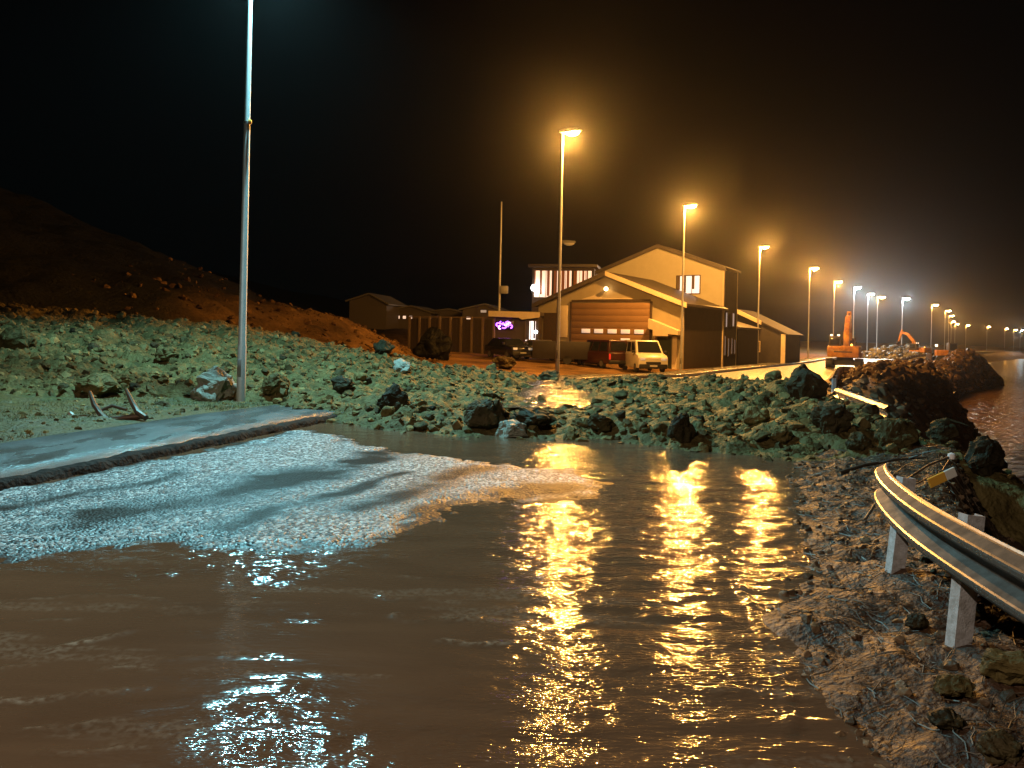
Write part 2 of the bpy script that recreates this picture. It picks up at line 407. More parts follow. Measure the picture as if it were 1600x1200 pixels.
# pavement with kerb
PAVM = bpy.data.materials.new('wet pavement'); PAVM.use_nodes = True
def pavmat(M):
    nt = M.node_tree; N = nt.nodes; L = nt.links; p = N['Principled BSDF']
    tc = N.new('ShaderNodeTexCoord'); mp = N.new('ShaderNodeMapping'); mp.inputs['Scale'].default_value = (1, .35, 1); mp.inputs['Rotation'].default_value = (0, 0, R(13))
    L.new(tc.outputs['Object'], mp.inputs['Vector'])
    n = N.new('ShaderNodeTexNoise'); n.inputs['Scale'].default_value = 2.2; n.inputs['Detail'].default_value = 5; L.new(mp.outputs['Vector'], n.inputs['Vector'])
    r = N.new('ShaderNodeMapRange'); r.inputs['From Min'].default_value = .34; r.inputs['From Max'].default_value = .70
    L.new(n.outputs['Fac'], r.inputs['Value'])
    n2 = N.new('ShaderNodeTexNoise'); n2.inputs['Scale'].default_value = 55; n2.inputs['Detail'].default_value = 3; L.new(tc.outputs['Object'], n2.inputs['Vector'])
    b = N.new('ShaderNodeBump'); b.inputs['Distance'].default_value = .03
    mr = N.new('ShaderNodeMapRange'); mr.inputs['To Min'].default_value = .25; mr.inputs['To Max'].default_value = 1.
    L.new(r.outputs['Result'], mr.inputs['Value']); L.new(mr.outputs['Result'], b.inputs['Strength'])
    L.new(n2.outputs['Fac'], b.inputs['Height']); L.new(b.outputs['Normal'], p.inputs['Normal'])
    p.inputs['Base Color'].default_value = (.085, .085, .082, 1); rr = N.new('ShaderNodeMapRange'); rr.inputs['To Min'].default_value = .16; rr.inputs['To Max'].default_value = .5; L.new(r.outputs['Result'], rr.inputs['Value']); L.new(rr.outputs['Result'], p.inputs['Roughness'])
pavmat(PAVM)
yy = np.concatenate([np.linspace(-30, 4, 12), np.arange(4.2, 20, .12), np.linspace(20.3, 120, 90)])
prof = [(-2.25, -.1), (-2.22, PAV), (-1.5, PAV+.012), (-.75, PAV+.004), (-.16, PAV-.004), (-.155, PAV-.1)]
Yg = np.repeat(yy[:, None], len(prof), 1); Dg = np.repeat(np.array([p[0] for p in prof])[None], len(yy), 0); Hg = np.repeat(np.array([p[1] for p in prof])[None], len(yy), 0)
Xg = kx(Yg)+Dg/np.cos(kh(Yg)); Hg = Hg + base(Yg) + .012*fbm(Xg*1.2, Yg*.8, 63)*(Hg > 0)
tag(grid('pavement', Xg, Yg, Hg, PAVM), kind='structure')

KERBM = mat('shade-darkened kerb', (.014, .013, .012), .75, col2=(.035, .03, .026), scale=5, bump=.8, bscale=16)  # the unlit kerb face: its shade is put into the dark colour
prof = [(-.15, -.1), (-.15, PAV+.004), (-.05, PAV), (-.01, PAV-.02), (.02, PAV-.08), (.05, -.05)]
yk = np.concatenate([np.linspace(-30, 4, 12), np.arange(4.2, 20, .06), np.linspace(20.3, 120, 90)])
Yg = np.repeat(yk[:, None], len(prof), 1); Dg = np.repeat(np.array([p[0] for p in prof])[None], len(yk), 0); Hg = np.repeat(np.array([p[1] for p in prof])[None], len(yk), 0)
Dg = Dg + .05*fbm(Yg*3.3, Dg*5, 65)*(Dg > -.1); Xg = kx(Yg)+Dg/np.cos(kh(Yg)); Hg = Hg+base(Yg)+(.012*fbm(Xg*1.2, Yg*.8, 63)+.03*fbm(Yg*6, Dg*9, 66))*(Hg > 0)
KERBM.node_tree.nodes['Principled BSDF'].inputs['Specular IOR Level'].default_value = .05
tag(grid('kerb', Xg, Yg, Hg, KERBM), kind='structure')

BANKP = G2([(1255, 715), (1235, 760), (1240, 800), (1262, 850), (1235, 900), (1225, 960), (1260, 1010), (1280, 1080), (1350, 1180), (1420, 1300)]) 
bx = np.arange(1.0, 6.6, .03); by = np.arange(1.2, 11.5, .035); X, Y = np.meshgrid(bx, by)
yb = [p[1] for p in BANKP][::-1]; xb = [p[0] for p in BANKP][::-1]
# flood water ---------------------------------------------------------
xs = np.concatenate([np.arange(-9, -5, .05), np.arange(-5, 5.0, .034), np.arange(5.0, 7.6, .06)])
ys = np.concatenate([np.linspace(-6, .5, 8), np.arange(.6, 6.5, .027), np.arange(6.5, 10, .04), np.arange(10, 18.0, .06)])
X, Y = np.meshgrid(xs, ys)
FOAM = [(G2(l), w, a) for l, w, a in [
    ([(1150, 905), (1175, 945), (1190, 985), (1215, 1020), (1228, 1080), (1245, 1140)], .020, 1.),
    ([(-60, 1100), (60, 1090), (140, 1080), (212, 1078)], .022, .9), ([(620, 958), (640, 968), (690, 970), (745, 966)], .028, .8),
    ([(690, 1003), (740, 1008), (800, 1004)], .025, .8), ([(90, 1012), (150, 1000), (205, 985)], .030, 1.), ([(0, 975), (70, 972), (118, 968)], .025, .7),
    ([(590, 926), (612, 934), (660, 932)], .022, .8), ([(0, 1045), (45, 1038)], .02, .7), ([(35, 1138), (90, 1135), (150, 1128)], .02, .7), ([(150, 1045), (240, 1046)], .012, .5),
    ([(200, 1030), (330, 1024), (470, 1030)], .012, .5), ([(480, 900), (560, 897), (650, 905)], .014, .5), ([(20, 935), (130, 930), (260, 938)], .014, .5), ([(380, 1055), (480, 1049), (610, 1056)], .012, .45), ([(60, 1175), (170, 1168), (230, 1172)], .016, .6), ([(1225, 880), (1330, 884)], .015, .6), ([(1240, 1045), (1300, 1060), (1420, 1062)], .012, .5), ([(1000, 850), (1100, 862), (1160, 905)], .02, .35), ([(760, 880), (870, 905), (1000, 905)], .03, .3),
    ([(-20, 890), (60, 893), (130, 896)], .02, .5), ([(740, 830), (820, 838), (930, 842)], .02, .3), ([(870, 985), (960, 965), (1040, 962)], .025, .4)]]
TURB = [(G2([c])[0], r_, a) for c, r_, a in [((460, 968), .16, 1.), ((400, 1105), .16, 1.), ((470, 1085), .14, .9), ((530, 1108), .14, .9), ((330, 1110), .10, .8), ((600, 1130), .1, .6),
        ((420, 1170), .22, .8), ((560, 1170), .2, .8), ((300, 1195), .15, .8), ((320, 870), .5, 1.4), ((240, 890), .4, 1.3), ((450, 860), .4, 1.2), ((420, 895), .4, 1.1), ((170, 905), .3, .5),
        ((610, 932), .12, .8), ((320, 985), .07, .9), ((345, 1000), .06, .8), ((430, 1022), .06, .8), ((850, 1040), .25, .7), ((830, 880), .6, .5), ((880, 830), .7, .5),
        ((860, 720), 1.2, .5), ((900, 920), .4, .4), ((780, 1150), .35, .5), ((900, 1090), .3, .5), ((1070, 1080), .2, .4), ((1080, 960), .3, .3)]]
calm = np.clip(np.interp(Y, [1, 3.5, 7, 11.5, 13, 18], [.75, .85, 1.0, .85, .5, .35]), 0, 1)
lull = np.interp(Y, [2.5, 3.3, 3.7, 4.1, 5.1, 5.7, 6.6], [0, .0, .45, .88, .88, .45, 0])*(1-ss(-.5, .2, X+.4*fbm(X*1.3, Y*2, 78)))
calm = calm*(1-lull)
turb = np.zeros_like(X)
for (cx_, cy_), r_, a in TURB: turb = np.maximum(turb, a*np.exp(-(((X-cx_)/r_)**2+((Y-cy_)/(r_*.9))**2)))
turb *= np.clip(.5+1.4*fbm(X*9, Y*9, 77), 0, 1.6)
foam = np.zeros_like(X)
wx = X+.05*fbm(X*4, Y*4, 81); wy = Y+.07*fbm(X*3+9, Y*4, 83)+.02*fbm(X*18, Y*18, 85)
for pts, w, a in FOAM:
    foam = np.maximum(foam, a*np.exp(-(line_d(wx, wy, pts)/w)**2))
flow = fbm(X*.8+.3*Y, Y*2.6, 91, 5)
ripl = fbm(X*3.0, Y*7.5, 93, 3)
ripl2 = fbm(X*9.0, Y*17, 95, 2)
Zw = .016*flow*calm + .013*ripl*calm + .006*ripl2*calm*(Y < 9) + turb*(.03*fbm(X*11, Y*16, 97, 2)) + foam*(.012+.02*vnoise(X*40, Y*40, 99))
Zw = Zw*ss(0, .7, Y+8) - 2.5*ss(1.0, 1.8, X-np.interp(Y, yb, xb))
WATER = bpy.data.materials.new('muddy flood water'); WATER.use_nodes = True
def water_mat(M, base_=(.150, .079, .043), deep=(.082, .042, .023)):
    nt = M.node_tree; N = nt.nodes; L = nt.links; p = N['Principled BSDF']
    tc = N.new('ShaderNodeTexCoord')
    n = N.new('ShaderNodeTexNoise'); n.inputs['Scale'].default_value = 1.3; n.inputs['Detail'].default_value = 7; n.inputs['Distortion'].default_value = .6
    mq = N.new('ShaderNodeMapping'); mq.inputs['Scale'].default_value = (.6, 2.2, 1); L.new(tc.outputs['Object'], mq.inputs['Vector']); L.new(mq.outputs['Vector'], n.inputs['Vector'])
    x = N.new('ShaderNodeMix'); x.data_type = 'RGBA'; x.inputs['A'].default_value = (*base_, 1); x.inputs['B'].default_value = (*deep, 1)
    L.new(n.outputs['Fac'], x.inputs['Factor'])
    a = N.new('ShaderNodeAttribute'); a.attribute_name = 'foam'
    x2 = N.new('ShaderNodeMix'); x2.data_type = 'RGBA'; x2.inputs['B'].default_value = (.27, .20, .145, 1)
    fm = N.new('ShaderNodeMath'); fm.operation = 'MULTIPLY'; 
    n3 = N.new('ShaderNodeTexNoise'); n3.inputs['Scale'].default_value = 28; n3.inputs['Detail'].default_value = 4; L.new(tc.outputs['Object'], n3.inputs['Vector'])
    f3 = N.new('ShaderNodeMapRange'); f3.inputs['From Min'].default_value = .4; f3.inputs['From Max'].default_value = .62; L.new(n3.outputs['Fac'], f3.inputs['Value'])
    L.new(a.outputs['Fac'], fm.inputs[0]); L.new(f3.outputs['Result'], fm.inputs[1])
    L.new(fm.outputs[0], x2.inputs['Factor']); L.new(x.outputs['Result'], x2.inputs['A']); L.new(x2.outputs['Result'], p.inputs['Base Color'])
    mp = N.new('ShaderNodeMapping'); mp.inputs['Scale'].default_value = (.42, 1.3, 1); L.new(tc.outputs['Object'], mp.inputs['Vector'])
    n2 = N.new('ShaderNodeTexNoise'); n2.inputs['Scale'].default_value = 30; n2.inputs['Detail'].default_value = 2; n2.inputs['Roughness'].default_value = .55; L.new(mp.outputs['Vector'], n2.inputs['Vector'])
    b = N.new('ShaderNodeBump'); b.inputs['Distance'].default_value = .012
    a2 = N.new('ShaderNodeAttribute'); a2.attribute_name = 'rough'
    L.new(a2.outputs['Fac'], b.inputs['Strength']); L.new(n2.outputs['Fac'], b.inputs['Height']); L.new(b.outputs['Normal'], p.inputs['Normal'])
    p.inputs['Roughness'].default_value = .085; p.inputs['IOR'].default_value = 1.36
water_mat(WATER)
foam *= np.clip(.55+2.2*fbm(X*2.2, Y*5, 87), 0, 1.1)
foam = np.maximum(foam, .32*ss(.30, .5, fbm(X*.7, Y*4.5, 88)+.25*fbm(X*6, Y*14, 89))*(Y < 8))
roughA = np.clip(calm*(.42+.45*flow) + turb*.9 + .10, .08, 1.4)
tag(grid('flood_water', X, Y, Zw, WATER, attrs={'foam': foam, 'rough': roughA}), kind='structure')

# water standing among the debris near the second lamp
x2 = np.arange(-.3, 2.4, .045); y2 = np.arange(16, 24.4, .045); X, Y = np.meshgrid(x2, y2)
Zp = .23+.012*(Y-16)+.035*fbm(X*1.5, Y*3, 101)+.01*fbm(X*7, Y*9, 103)
tag(grid('debris_pool', X, Y, Zp, WATER, attrs={'foam': X*0, 'rough': X*0+.9}), kind='structure')

# landslide body -------------------------------------------------------
xm = np.arange(-25, 9.3, .07); ym = np.arange(8, 37, .075); X, Y = np.meshgrid(xm, ym)
DEB = mat('wet landslide earth', (.045, .030, .008), .75, col2=(.150, .113, .042), rough2=.5, scale=3.5, bump=1., bscale=11, contrast=.5)
DEB.node_tree.nodes['Principled BSDF'].inputs['Specular IOR Level'].default_value = .15
Zm = mound(X, Y)
tag(grid('landslide_bank', X, Y, Zm, DEB), kind='structure')

# muddy bank at the right edge of the road
def bank_edge(y): return np.interp(y, yb, xb)
def bank(x, y):
    q = x-bank_edge(y)+.30*fbm(x*1.3, y*1.3, 111)
    h = -.05 + .125*ss(-.7, 1.0, q) + .075*np.clip(q, 0, 2)
    h = h + ss(-.2, .5, q)*(.075*fbm(x*1.8, y*1.8, 113)+.055*fbm(x*6, y*6, 115, 4)) 
    drop = x-(2.75+.0*y+np.interp(y, [2, 4, 6, 9, 11], [.0, .15, .75, 2.2, 3.5]))
    return h - .9*ss(0, .9, drop)-.3*np.clip(drop-.9, 0, 3)
MUDB = mat('brown mud bank', (.020, .010, .005), .75, col2=(.090, .040, .016), rough2=.4, scale=6, bump=.9, bscale=26, contrast=.5, detail=8)
X, Y = np.meshgrid(bx, by)
tag(grid('mud_bank', X, Y, bank(X, Y), MUDB), kind='structure')
def nearsurf(x, y):
    return np.maximum(surface(x, y), np.where((x < 6.6) & (y < 11.5), bank(x, y), -9))

# verge of muddy grass left of the pavement
VERGE = mat('muddy verge', (.040, .030, .008), .6, col2=(.115, .085, .022), rough2=.4, scale=5, bump=1., bscale=18, contrast=.5)
yv = np.arange(4, 24, .12); dv = np.concatenate([np.arange(-9, -2.2, .12), [-2.235]]); Dg, Yg = np.meshgrid(dv, yv); Xg = kx(Yg)+Dg/np.cos(kh(Yg))
def verge(x, y, d): return .10+.028*np.clip(-d-2.3, 0, 5)+ (.10*fbm(x*1.2, y*1.2, 121)+.05*fbm(x*5, y*5, 123))*ss(2.25, 3.1, -d)
tag(grid('verge', Xg, Yg, verge(Xg, Yg, Dg), VERGE), kind='structure')
GRASS = mat('wet grass', (.05, .05, .010), .5, col2=(.12, .09, .022), scale=3)
vs = []; fs = []
for i in range(9000):
    y = rnd.uniform(7, 19); d = -2.3-abs(rnd.gauss(0, 1.8)); x = float(kx(y))+d/math.cos(float(kh(y)))
    if vnoise(x*1.1, y*1.1, 131) < -.08: continue
    z = float(verge(x, y, d)); a = rnd.uniform(0, 6.28); h = rnd.uniform(.03, .085); w = .006
    l = rnd.uniform(.3, 1.2)*h; b = rnd.uniform(0, 6.28)
    k = len(vs); ca, sa = math.cos(a)*w, math.sin(a)*w
    vs += [(x-ca, y-sa, z-.01), (x+ca, y+sa, z-.01), (x+math.cos(b)*l, y+math.sin(b)*l, z+h)]; fs.append((k, k+1, k+2))
me = bpy.data.meshes.new('verge_grass'); me.from_pydata(vs, [], fs); me.materials.append(GRASS)
o = bpy.data.objects.new('verge_grass', me); COL.objects.link(o); tag(o, 'short muddy grass on the verge beside the wet pavement', 'grass', kind='stuff')

# ------------------------------------------------------------------ rocks
def rock_bm(seed, n=18, flat=(1, 1, 1), sub=0, amp=.06):
    q = random.Random(seed); bm = bmesh.new()
    for i in range(n):
        v = Vector((q.gauss(0, 1), q.gauss(0, 1), q.gauss(0, 1))).normalized()*q.uniform(.78, 1.05)
        bm.verts.new((v.x*flat[0], v.y*flat[1], v.z*flat[2]))
    r = bmesh.ops.convex_hull(bm, input=bm.verts)
    bmesh.ops.delete(bm, geom=[g for g in set(r['geom_interior']) | set(r['geom_unused']) if isinstance(g, bmesh.types.BMVert)], context='VERTS')
    if sub:
        bmesh.ops.bevel(bm, geom=bm.edges[:], offset=.05, segments=1, affect='EDGES')
        bmesh.ops.triangulate(bm, faces=bm.faces)
        bmesh.ops.subdivide_edges(bm, edges=bm.edges[:], cuts=sub, use_grid_fill=True)
        bmesh.ops.triangulate(bm, faces=bm.faces)
        for _ in range(3): bmesh.ops.smooth_vert(bm, verts=bm.verts, factor=.5, use_axis_x=True, use_axis_y=True, use_axis_z=True)
        from mathutils import noise
        for v in bm.verts:
            v.co += v.co.normalized()*(amp*noise.fractal(v.co*2.2+Vector((seed, 0, 0)), 1, 2, 4))
    bmesh.ops.triangulate(bm, faces=bm.faces)
    bmesh.ops.recalc_face_normals(bm, faces=bm.faces)
    return bm
TEMPL = []
for i in range(14):
    bm = rock_bm(100+i, 13+i % 6, (1, rnd.uniform(.65, 1), rnd.uniform(.45, .85))); bm.verts.index_update()
    TEMPL.append((np.array([v.co[:] for v in bm.verts]), np.array([[v.index for v in f.verts] for f in bm.faces]))); bm.free()
def rot_np(q):
    return np.array(Euler((q.uniform(-.6, .6), q.uniform(-.6, .6), q.uniform(0, 6.28))).to_matrix())
def scatter(name, pts, mt, label, cat, parent=None):        # pts: (x,y,z,size)
    V = []; Fc = []; n = 0
    for x, y, z, s in pts:
        v, f = TEMPL[rnd.randrange(len(TEMPL))]
        V.append((v*s) @ rot_np(rnd).T + np.array([x, y, z+s*.02])); Fc.append(f+n); n += len(v)
    me = bpy.data.meshes.new(name); fast_mesh(me, np.concatenate(V), np.concatenate(Fc), False); me.materials.append(mt)
    o = bpy.data.objects.new(name, me); COL.objects.link(o); tag(o, label, cat, kind='stuff'); return o
ROCKG = wet_rock('wet grey rock', (.050, .034, .011), (.195, .146, .058), .5, .75)
ROCKD = wet_rock('dark wet rock', (.022, .017, .010), (.075, .057, .026), .5, .7)
ROCKP = wet_rock('pale wet rock', (.13, .125, .10), (.29, .28, .23), .25, .5)
ROCKK = wet_rock('black rock', (.006, .006, .005), (.016, .016, .013), .5, .7)
ROCKB = wet_rock('brown shore rock', (.06, .042, .026), (.24, .155, .09), .3, .55)
def sizes(n, lo, hi, k=2.2):
    u = npr.rand(n); return lo+(hi-lo)*u**k
# small rocks all over the landslide
N_ = 24000
x = npr.uniform(-24, 8.4, N_); t = npr.uniform(-.03, 1.10, N_); t0 = np.interp(x, MX, MT); t1 = np.interp(x, MX, MB_); y = t0+t*(t1-t0)
keep = (npr.rand(N_) < np.clip(.75+1.2*fbm(x*.5, y*.5, 141), .15, 1)) & (x > -.85*y)
x, y = x[keep], y[keep]; s = sizes(len(x), .025, .17, 3.0)*np.interp(x, [-20, -4, 2], [1.25, 1.0, .85]); z = mound(x, y)
ok = z > -.12
scatter('landslide_rubble', list(zip(x[ok], y[ok], z[ok], s[ok])), ROCKG, 'wet broken rock rubble of the landslide lying across the road', 'rubble')
pts = []
for i in range(1100):
    y = rnd.uniform(7, 19); d = -2.4-abs(rnd.gauss(0, 2.0)); x = float(kx(y))+d/math.cos(float(kh(y)))
    pts.append((x, y, float(verge(x, y, d)), .012+.07*rnd.random()**4*(1+.5*(d < -4))))
scatter('verge_stones', pts, ROCKG, 'small stones washed onto the muddy verge beside the pavement', 'stones')
# rip-rap on the seaward berm
N_ = 9000
y = npr.uniform(11, 1, N_)*0+11+npr.rand(N_)**1.7*85; d = npr.uniform(8.9, 24, N_); x = kx(y)+d/np.cos(kh(y))
s = sizes(N_, .06, .42, 2.0)*np.interp(y, [10, 25, 40, 100], [.38, .6, .95, 1.5]); z = terrain(x, y)
ok = z > -3.0
scatter('shore_riprap', list(zip(x[ok], y[ok], z[ok], s[ok])), ROCKB, 'brown rock armour heaped along the shore beyond the guardrail', 'riprap')
# loose clods on the hillside
pts = []
for i in range(3000):
    y = rnd.uniform(29, 58); x = -4.5-rnd.random()**1.4*17
    if rnd.random() < (-x-5)/19: continue
    z = float(terrain(x, y)); s_ = .05+.25*rnd.random()**3.5
    pts.append((x, y, z, s_))
scatter('hillside_scree', pts, wet_rock('hill clod', (.05, .03, .013), (.17, .095, .038), .7, .8), 'brown clods and scree on the hillside left of the buildings', 'scree')
# pale rubble on the road under the white work lamps
pts = []
for i in range(1500):
    y = rnd.uniform(108, 150); d = rnd.uniform(-3, 9); p = kpt(y, d); hh = 2.0*max(0, 1-((y-129)/22)**2)*max(0, 1-((d-5)/7)**2)
    pts.append((p.x, p.y, float(base(y))-.05+rnd.uniform(0, hh), rnd.uniform(.12, .55)))
scatter('roadside_spoil', pts, ROCKP, 'pale spoil heap lit white on the road behind the large excavator', 'rubble')
# debris on the mud bank
pts = []
for i in range(3200):
    y = rnd.uniform(2.2, 11); x = float(bank_edge(y))+rnd.uniform(-.1, 3.6)
    if x > 6.4: continue
    pts.append((x, y, float(bank(x, y)), .008+.05*rnd.random()**3.5))
scatter('bank_pebbles', pts, ROCKB, 'small wet stones strewn over the brown mud bank', 'pebbles')
TW = mat('wet twig', (.14, .10, .065), .5, col2=(.06, .045, .03), scale=9)
tw = MB()
for i in range(3200):
    y = 2.3+rnd.random()**.8*8.5; x = float(bank_edge(y))+rnd.uniform(-.05, 2.6)
    if x > 6.2: continue
    a = rnd.gauss(0, .8)+(.0 if rnd.random() < .7 else 1.5); l = rnd.uniform(.03, .24); r_ = rnd.uniform(.0012, .004)
    p0 = Vector((x, y, 0)); ps = []
    for k in range(4):
        q = p0+Vector((math.cos(a), math.sin(a), 0))*l*k/3+Vector((rnd.gauss(0, .008), rnd.gauss(0, .008), 0))
        q.z = float(bank(q.x, q.y))+.008+rnd.uniform(0, .03)*(k == 3); ps.append(q)
    tw.tube(ps, [r_, r_, r_*.8, r_*.4], 4, caps=False)
tag(tw.build('bank_twigs', TW, fix=False), 'twigs and dead stems washed up on the mud bank', 'twigs', kind='stuff')

def boulder(px, py, w, h, mt, label, seed, sink=.28, fn=None, depth=.9, name='boulder', group=None, Z=None, up=1.):
    p = hit(px, py, fn or surface) if Z is None else onT(px, Z, fn or surface)
    W2 = w/F*p.y/2; H2 = h/F*p.y/2
    bm = rock_bm(seed, 36, (1, 1, 1), 2, .22)
    lo = Vector((min(v.co.x for v in bm.verts), min(v.co.y for v in bm.verts), min(v.co.z for v in bm.verts)))
    hi = Vector((max(v.co.x for v in bm.verts), max(v.co.y for v in bm.verts), max(v.co.z for v in bm.verts)))
    for v in bm.verts:
        c = [(v.co[i]-(lo[i]+hi[i])/2)/((hi[i]-lo[i])/2) for i in range(3)]
        v.co = Vector((c[0]*W2, c[1]*W2*depth, (c[2]+1)*H2*(1+sink)-2*H2*sink))
    b = MB().bm(bm, None, False); o = b.build(name, mt)
    o.location = p; o.rotation_euler = (0, 0, 0)
    return tag(o, label, 'boulder', group)
BOUL = [
 (674, 562, 66, 52, ROCKK, 'huge blocky black boulder on the skyline of the landslide, left of the fence', 1),
 (1256, 624, 64, 56, ROCKD, 'tall dark rounded boulder standing up in front of the yellow lit road', 77),
 (338, 626, 76, 54, ROCKP, 'pale wet boulder just left of the foot of the nearest lamp pole', 3),
 (800, 682, 54, 26, ROCKP, 'pale bluish wet rock at the water edge below the debris', 4),
 (617, 640, 58, 42, ROCKD, 'dark pointed boulder in the rubble between the lamp pole and the pale edge rock', 5),
 (536, 610, 36, 24, ROCKD, 'small dark boulder halfway up the rubble right of the nearest lamp pole', 6),
 (757, 668, 66, 46, ROCKD, 'dark rounded boulder directly above and left of the pale edge rock', 7),
 (832, 664, 74, 28, ROCKD, 'long flat dark slab lying behind the pale edge rock', 8),
 (628, 584, 28, 24, ROCKP, 'small pale rock in the rubble just below the huge black boulder', 9),
 (150, 614, 64, 32, ROCKG, 'broad grey boulder above the twisted metal frame', 10),
 (24, 545, 58, 36, ROCKG, 'large flat grey slab high on the landslide at the left picture edge', 11),
 (1066, 684, 46, 40, ROCKD, 'dark upright rock at the water edge between the two bright reflections', 12),
 (1300, 672, 64, 46, ROCKD, 'large dark boulder below the tall rounded boulder, amid the debris', 13),
 (1402, 702, 66, 50, ROCKG, 'greenish grey block among the rubble above the guardrail end', 14),
 (1540, 738, 62, 58, ROCKD, 'big dark boulder beyond the guardrail, beside the yellow marker plate', 15),
 (1342, 704, 40, 30, ROCKG, 'grey rock between the large dark boulder and the greenish block', 16),
 (788, 574, 40, 18, ROCKD, 'low black rock on the debris crest against the orange gravel', 17),
 (858, 594, 34, 16, ROCKD, 'low black rock on the crest at the foot of the orange lamp pole', 18),
 (1180, 664, 44, 30, ROCKG, 'rounded grey rock in the debris left of the large dark boulder', 19),
 (262, 560, 40, 22, ROCKG, 'flat grey stone on the upper left slope of the landslide', 20),
 (430, 612, 44, 30, ROCKG, 'grey rock close to the right of the nearest lamp pole', 21),
 (255, 642, 30, 16, ROCKD, 'small dark stone lying between the metal frame and the pale wet boulder', 22),
 (940, 672, 46, 28, ROCKG, 'squat grey rock above the brightest lamp reflection', 24),
 (1220, 690, 36, 26, ROCKG, 'grey rock at the right end of the water edge', 25),
 (1476, 688, 50, 36, ROCKD, 'dark boulder on the seaward end of the landslide', 26),
 (600, 552, 36, 22, ROCKD, 'low black rock left of the huge black boulder', 27)]
for px, py, w, h, mt, lab, sd in BOUL: boulder(px, py, w, h, mt, lab, sd)
for px, py, w, h, mt, lab, sd in [
 (1432, 984, 36, 26, ROCKD, 'small black stone lying on the mud left of the near guardrail post', 41),
 (1486, 1078, 66, 24, ROCKG, 'flat grey stone half sunk in mud below the near guardrail post', 42),
 (1408, 1074, 17, 12, ROCKP, 'tiny white stone on the brown mud bank', 43),
 (1484, 1134, 64, 26, ROCKD, 'flat dark stone at the bottom of the mud bank', 44),
 (1576, 1058, 90, 44, ROCKG, 'smooth grey slab under the guardrail at the right edge', 45),
 (1520, 965, 44, 24, ROCKG, 'pale wet stone just right of the near guardrail post', 46),
 (1560, 1180, 70, 40, ROCKD, 'dark lump of rock in the bottom right corner', 47)]:
    boulder(px, py, w, h, mt, lab, sd, fn=nearsurf, sink=.3)
# medium loose boulders, each one a thing
MED = []
for i in range(10):
    bm = rock_bm(300+i, 15, (1, rnd.uniform(.7, 1), rnd.uniform(.5, .85)), 1, .12)
    me = bpy.data.meshes.new('loose_boulder'); bm.to_mesh(me); bm.free(); me.materials.append([ROCKG, ROCKG, ROCKD, ROCKG, ROCKG][i % 5]); MED.append(me)
cnt = 0
while cnt < 210:
    x = rnd.uniform(-19, 7.4); t = rnd.random()**1.3; y = float(np.interp(x, MX, MT))*(1-t)+float(np.interp(x, MX, MB_))*t+.2
    z = float(mound(x, y))
    if z < -.05 or x < -.72*y or abs(x+5.9) < .5 and abs(y-17.1) < .6: continue
    o = bpy.data.objects.new('loose_boulder', MED[rnd.randrange(10)]); COL.objects.link(o)
    s = .12+.17*rnd.random()**2.5; o.location = (x, y, z+s*.25); o.scale = (s, s, s); o.rotation_euler = (rnd.uniform(-.4, .4), rnd.uniform(-.4, .4), rnd.uniform(0, 6.28))
    tag(o, 'loose angular wet rock, one of many alike sunk in the landslide rubble', 'rock', 'loose rocks in the landslide'); cnt += 1
# ------------------------------------------------------------------ street lamps
def emis(name, c, s): return mat(name, (.8, .8, .8), .4, emit=c, estr=s)
LENS_S = emis('sodium lens', (1, .62, .24), 150); LENS_W = emis('white lens', (.85, 1, .98), 150); LENS_O = mat('unlit lens', (.5, .5, .48), .3)
def lamp_meshes():
    p = MB(); H = 10.0
    p.tube([(0, 0, -.4), (0, 0, 1.2), (0, 0, 1.25), (0, 0, H)], [.095, .095, .085, .048], 14)
    h = MB(); h.prism([(-.10, -.05), (.05, -.075), (.70, -.06), (.78, -.01), (.70, .05), (.30, .085), (.0, .06), (-.10, .03)], .30, Matrix.Translation((0, 0, H)), .018)
    l = MB(); l.lathe([(.001, -.15), (.13, -.13), (.22, -.08), (.25, -.02), (.25, .0), (.001, .0)], 16, Matrix.Translation((.42, 0, H-.055)) @ Matrix.Diagonal((1.1, .56, 1, 1)))
    hatch = MB(); hatch.box((.0, -.098, .75), (.085, .012, .36), bev=.004)
    return p, h, l, hatch
def lamp_light(parent, color, power, loc, size=165, blend=.35, radius=.13):
    d = bpy.data.lights.new('lamp_light', 'SPOT' if size else 'POINT'); d.energy = power; d.color = color; d.shadow_soft_size = radius
    if size: d.spot_size = R(size); d.spot_blend = blend
    o = bpy.data.objects.new('lamp_light', d); COL.objects.link(o); o.parent = parent; o.location = loc; return o
LP = lamp_meshes()
PROTO = {}
for k, lm in (('s', LENS_S), ('w', LENS_W), ('o', LENS_O)):
    PROTO[k] = [LP[0].build('pole', POLE), LP[1].build('lamp_head', LAMPG), LP[2].build('lens', lm), LP[3].build('hatch', LAMPG)]
def street_lamp(kind, label, loc, rotz, H, color=None, power=0, group=None, small=False, size=165, hs=1.):
    t = thing('street_lamp', label, 'street lamp', loc, rotz, group)
    s = H/10.; head = None
    for i, o in enumerate(PROTO[kind]):
        if small and i == 3: continue
        c = o.copy(); COL.objects.link(c)
        c.parent = head if i == 2 else t
        if i in (0, 3): c.scale = (1, 1, s)
        if i == 1: c.location = (0, 0, H-10.*hs); head = c; c.scale = (hs, 1, hs)
    if power: lamp_light(t, color, power, (.42, 0, H-.36*hs-.02), size)
    return t
def lamp_rot(y): return -float(kh(y)) + .0
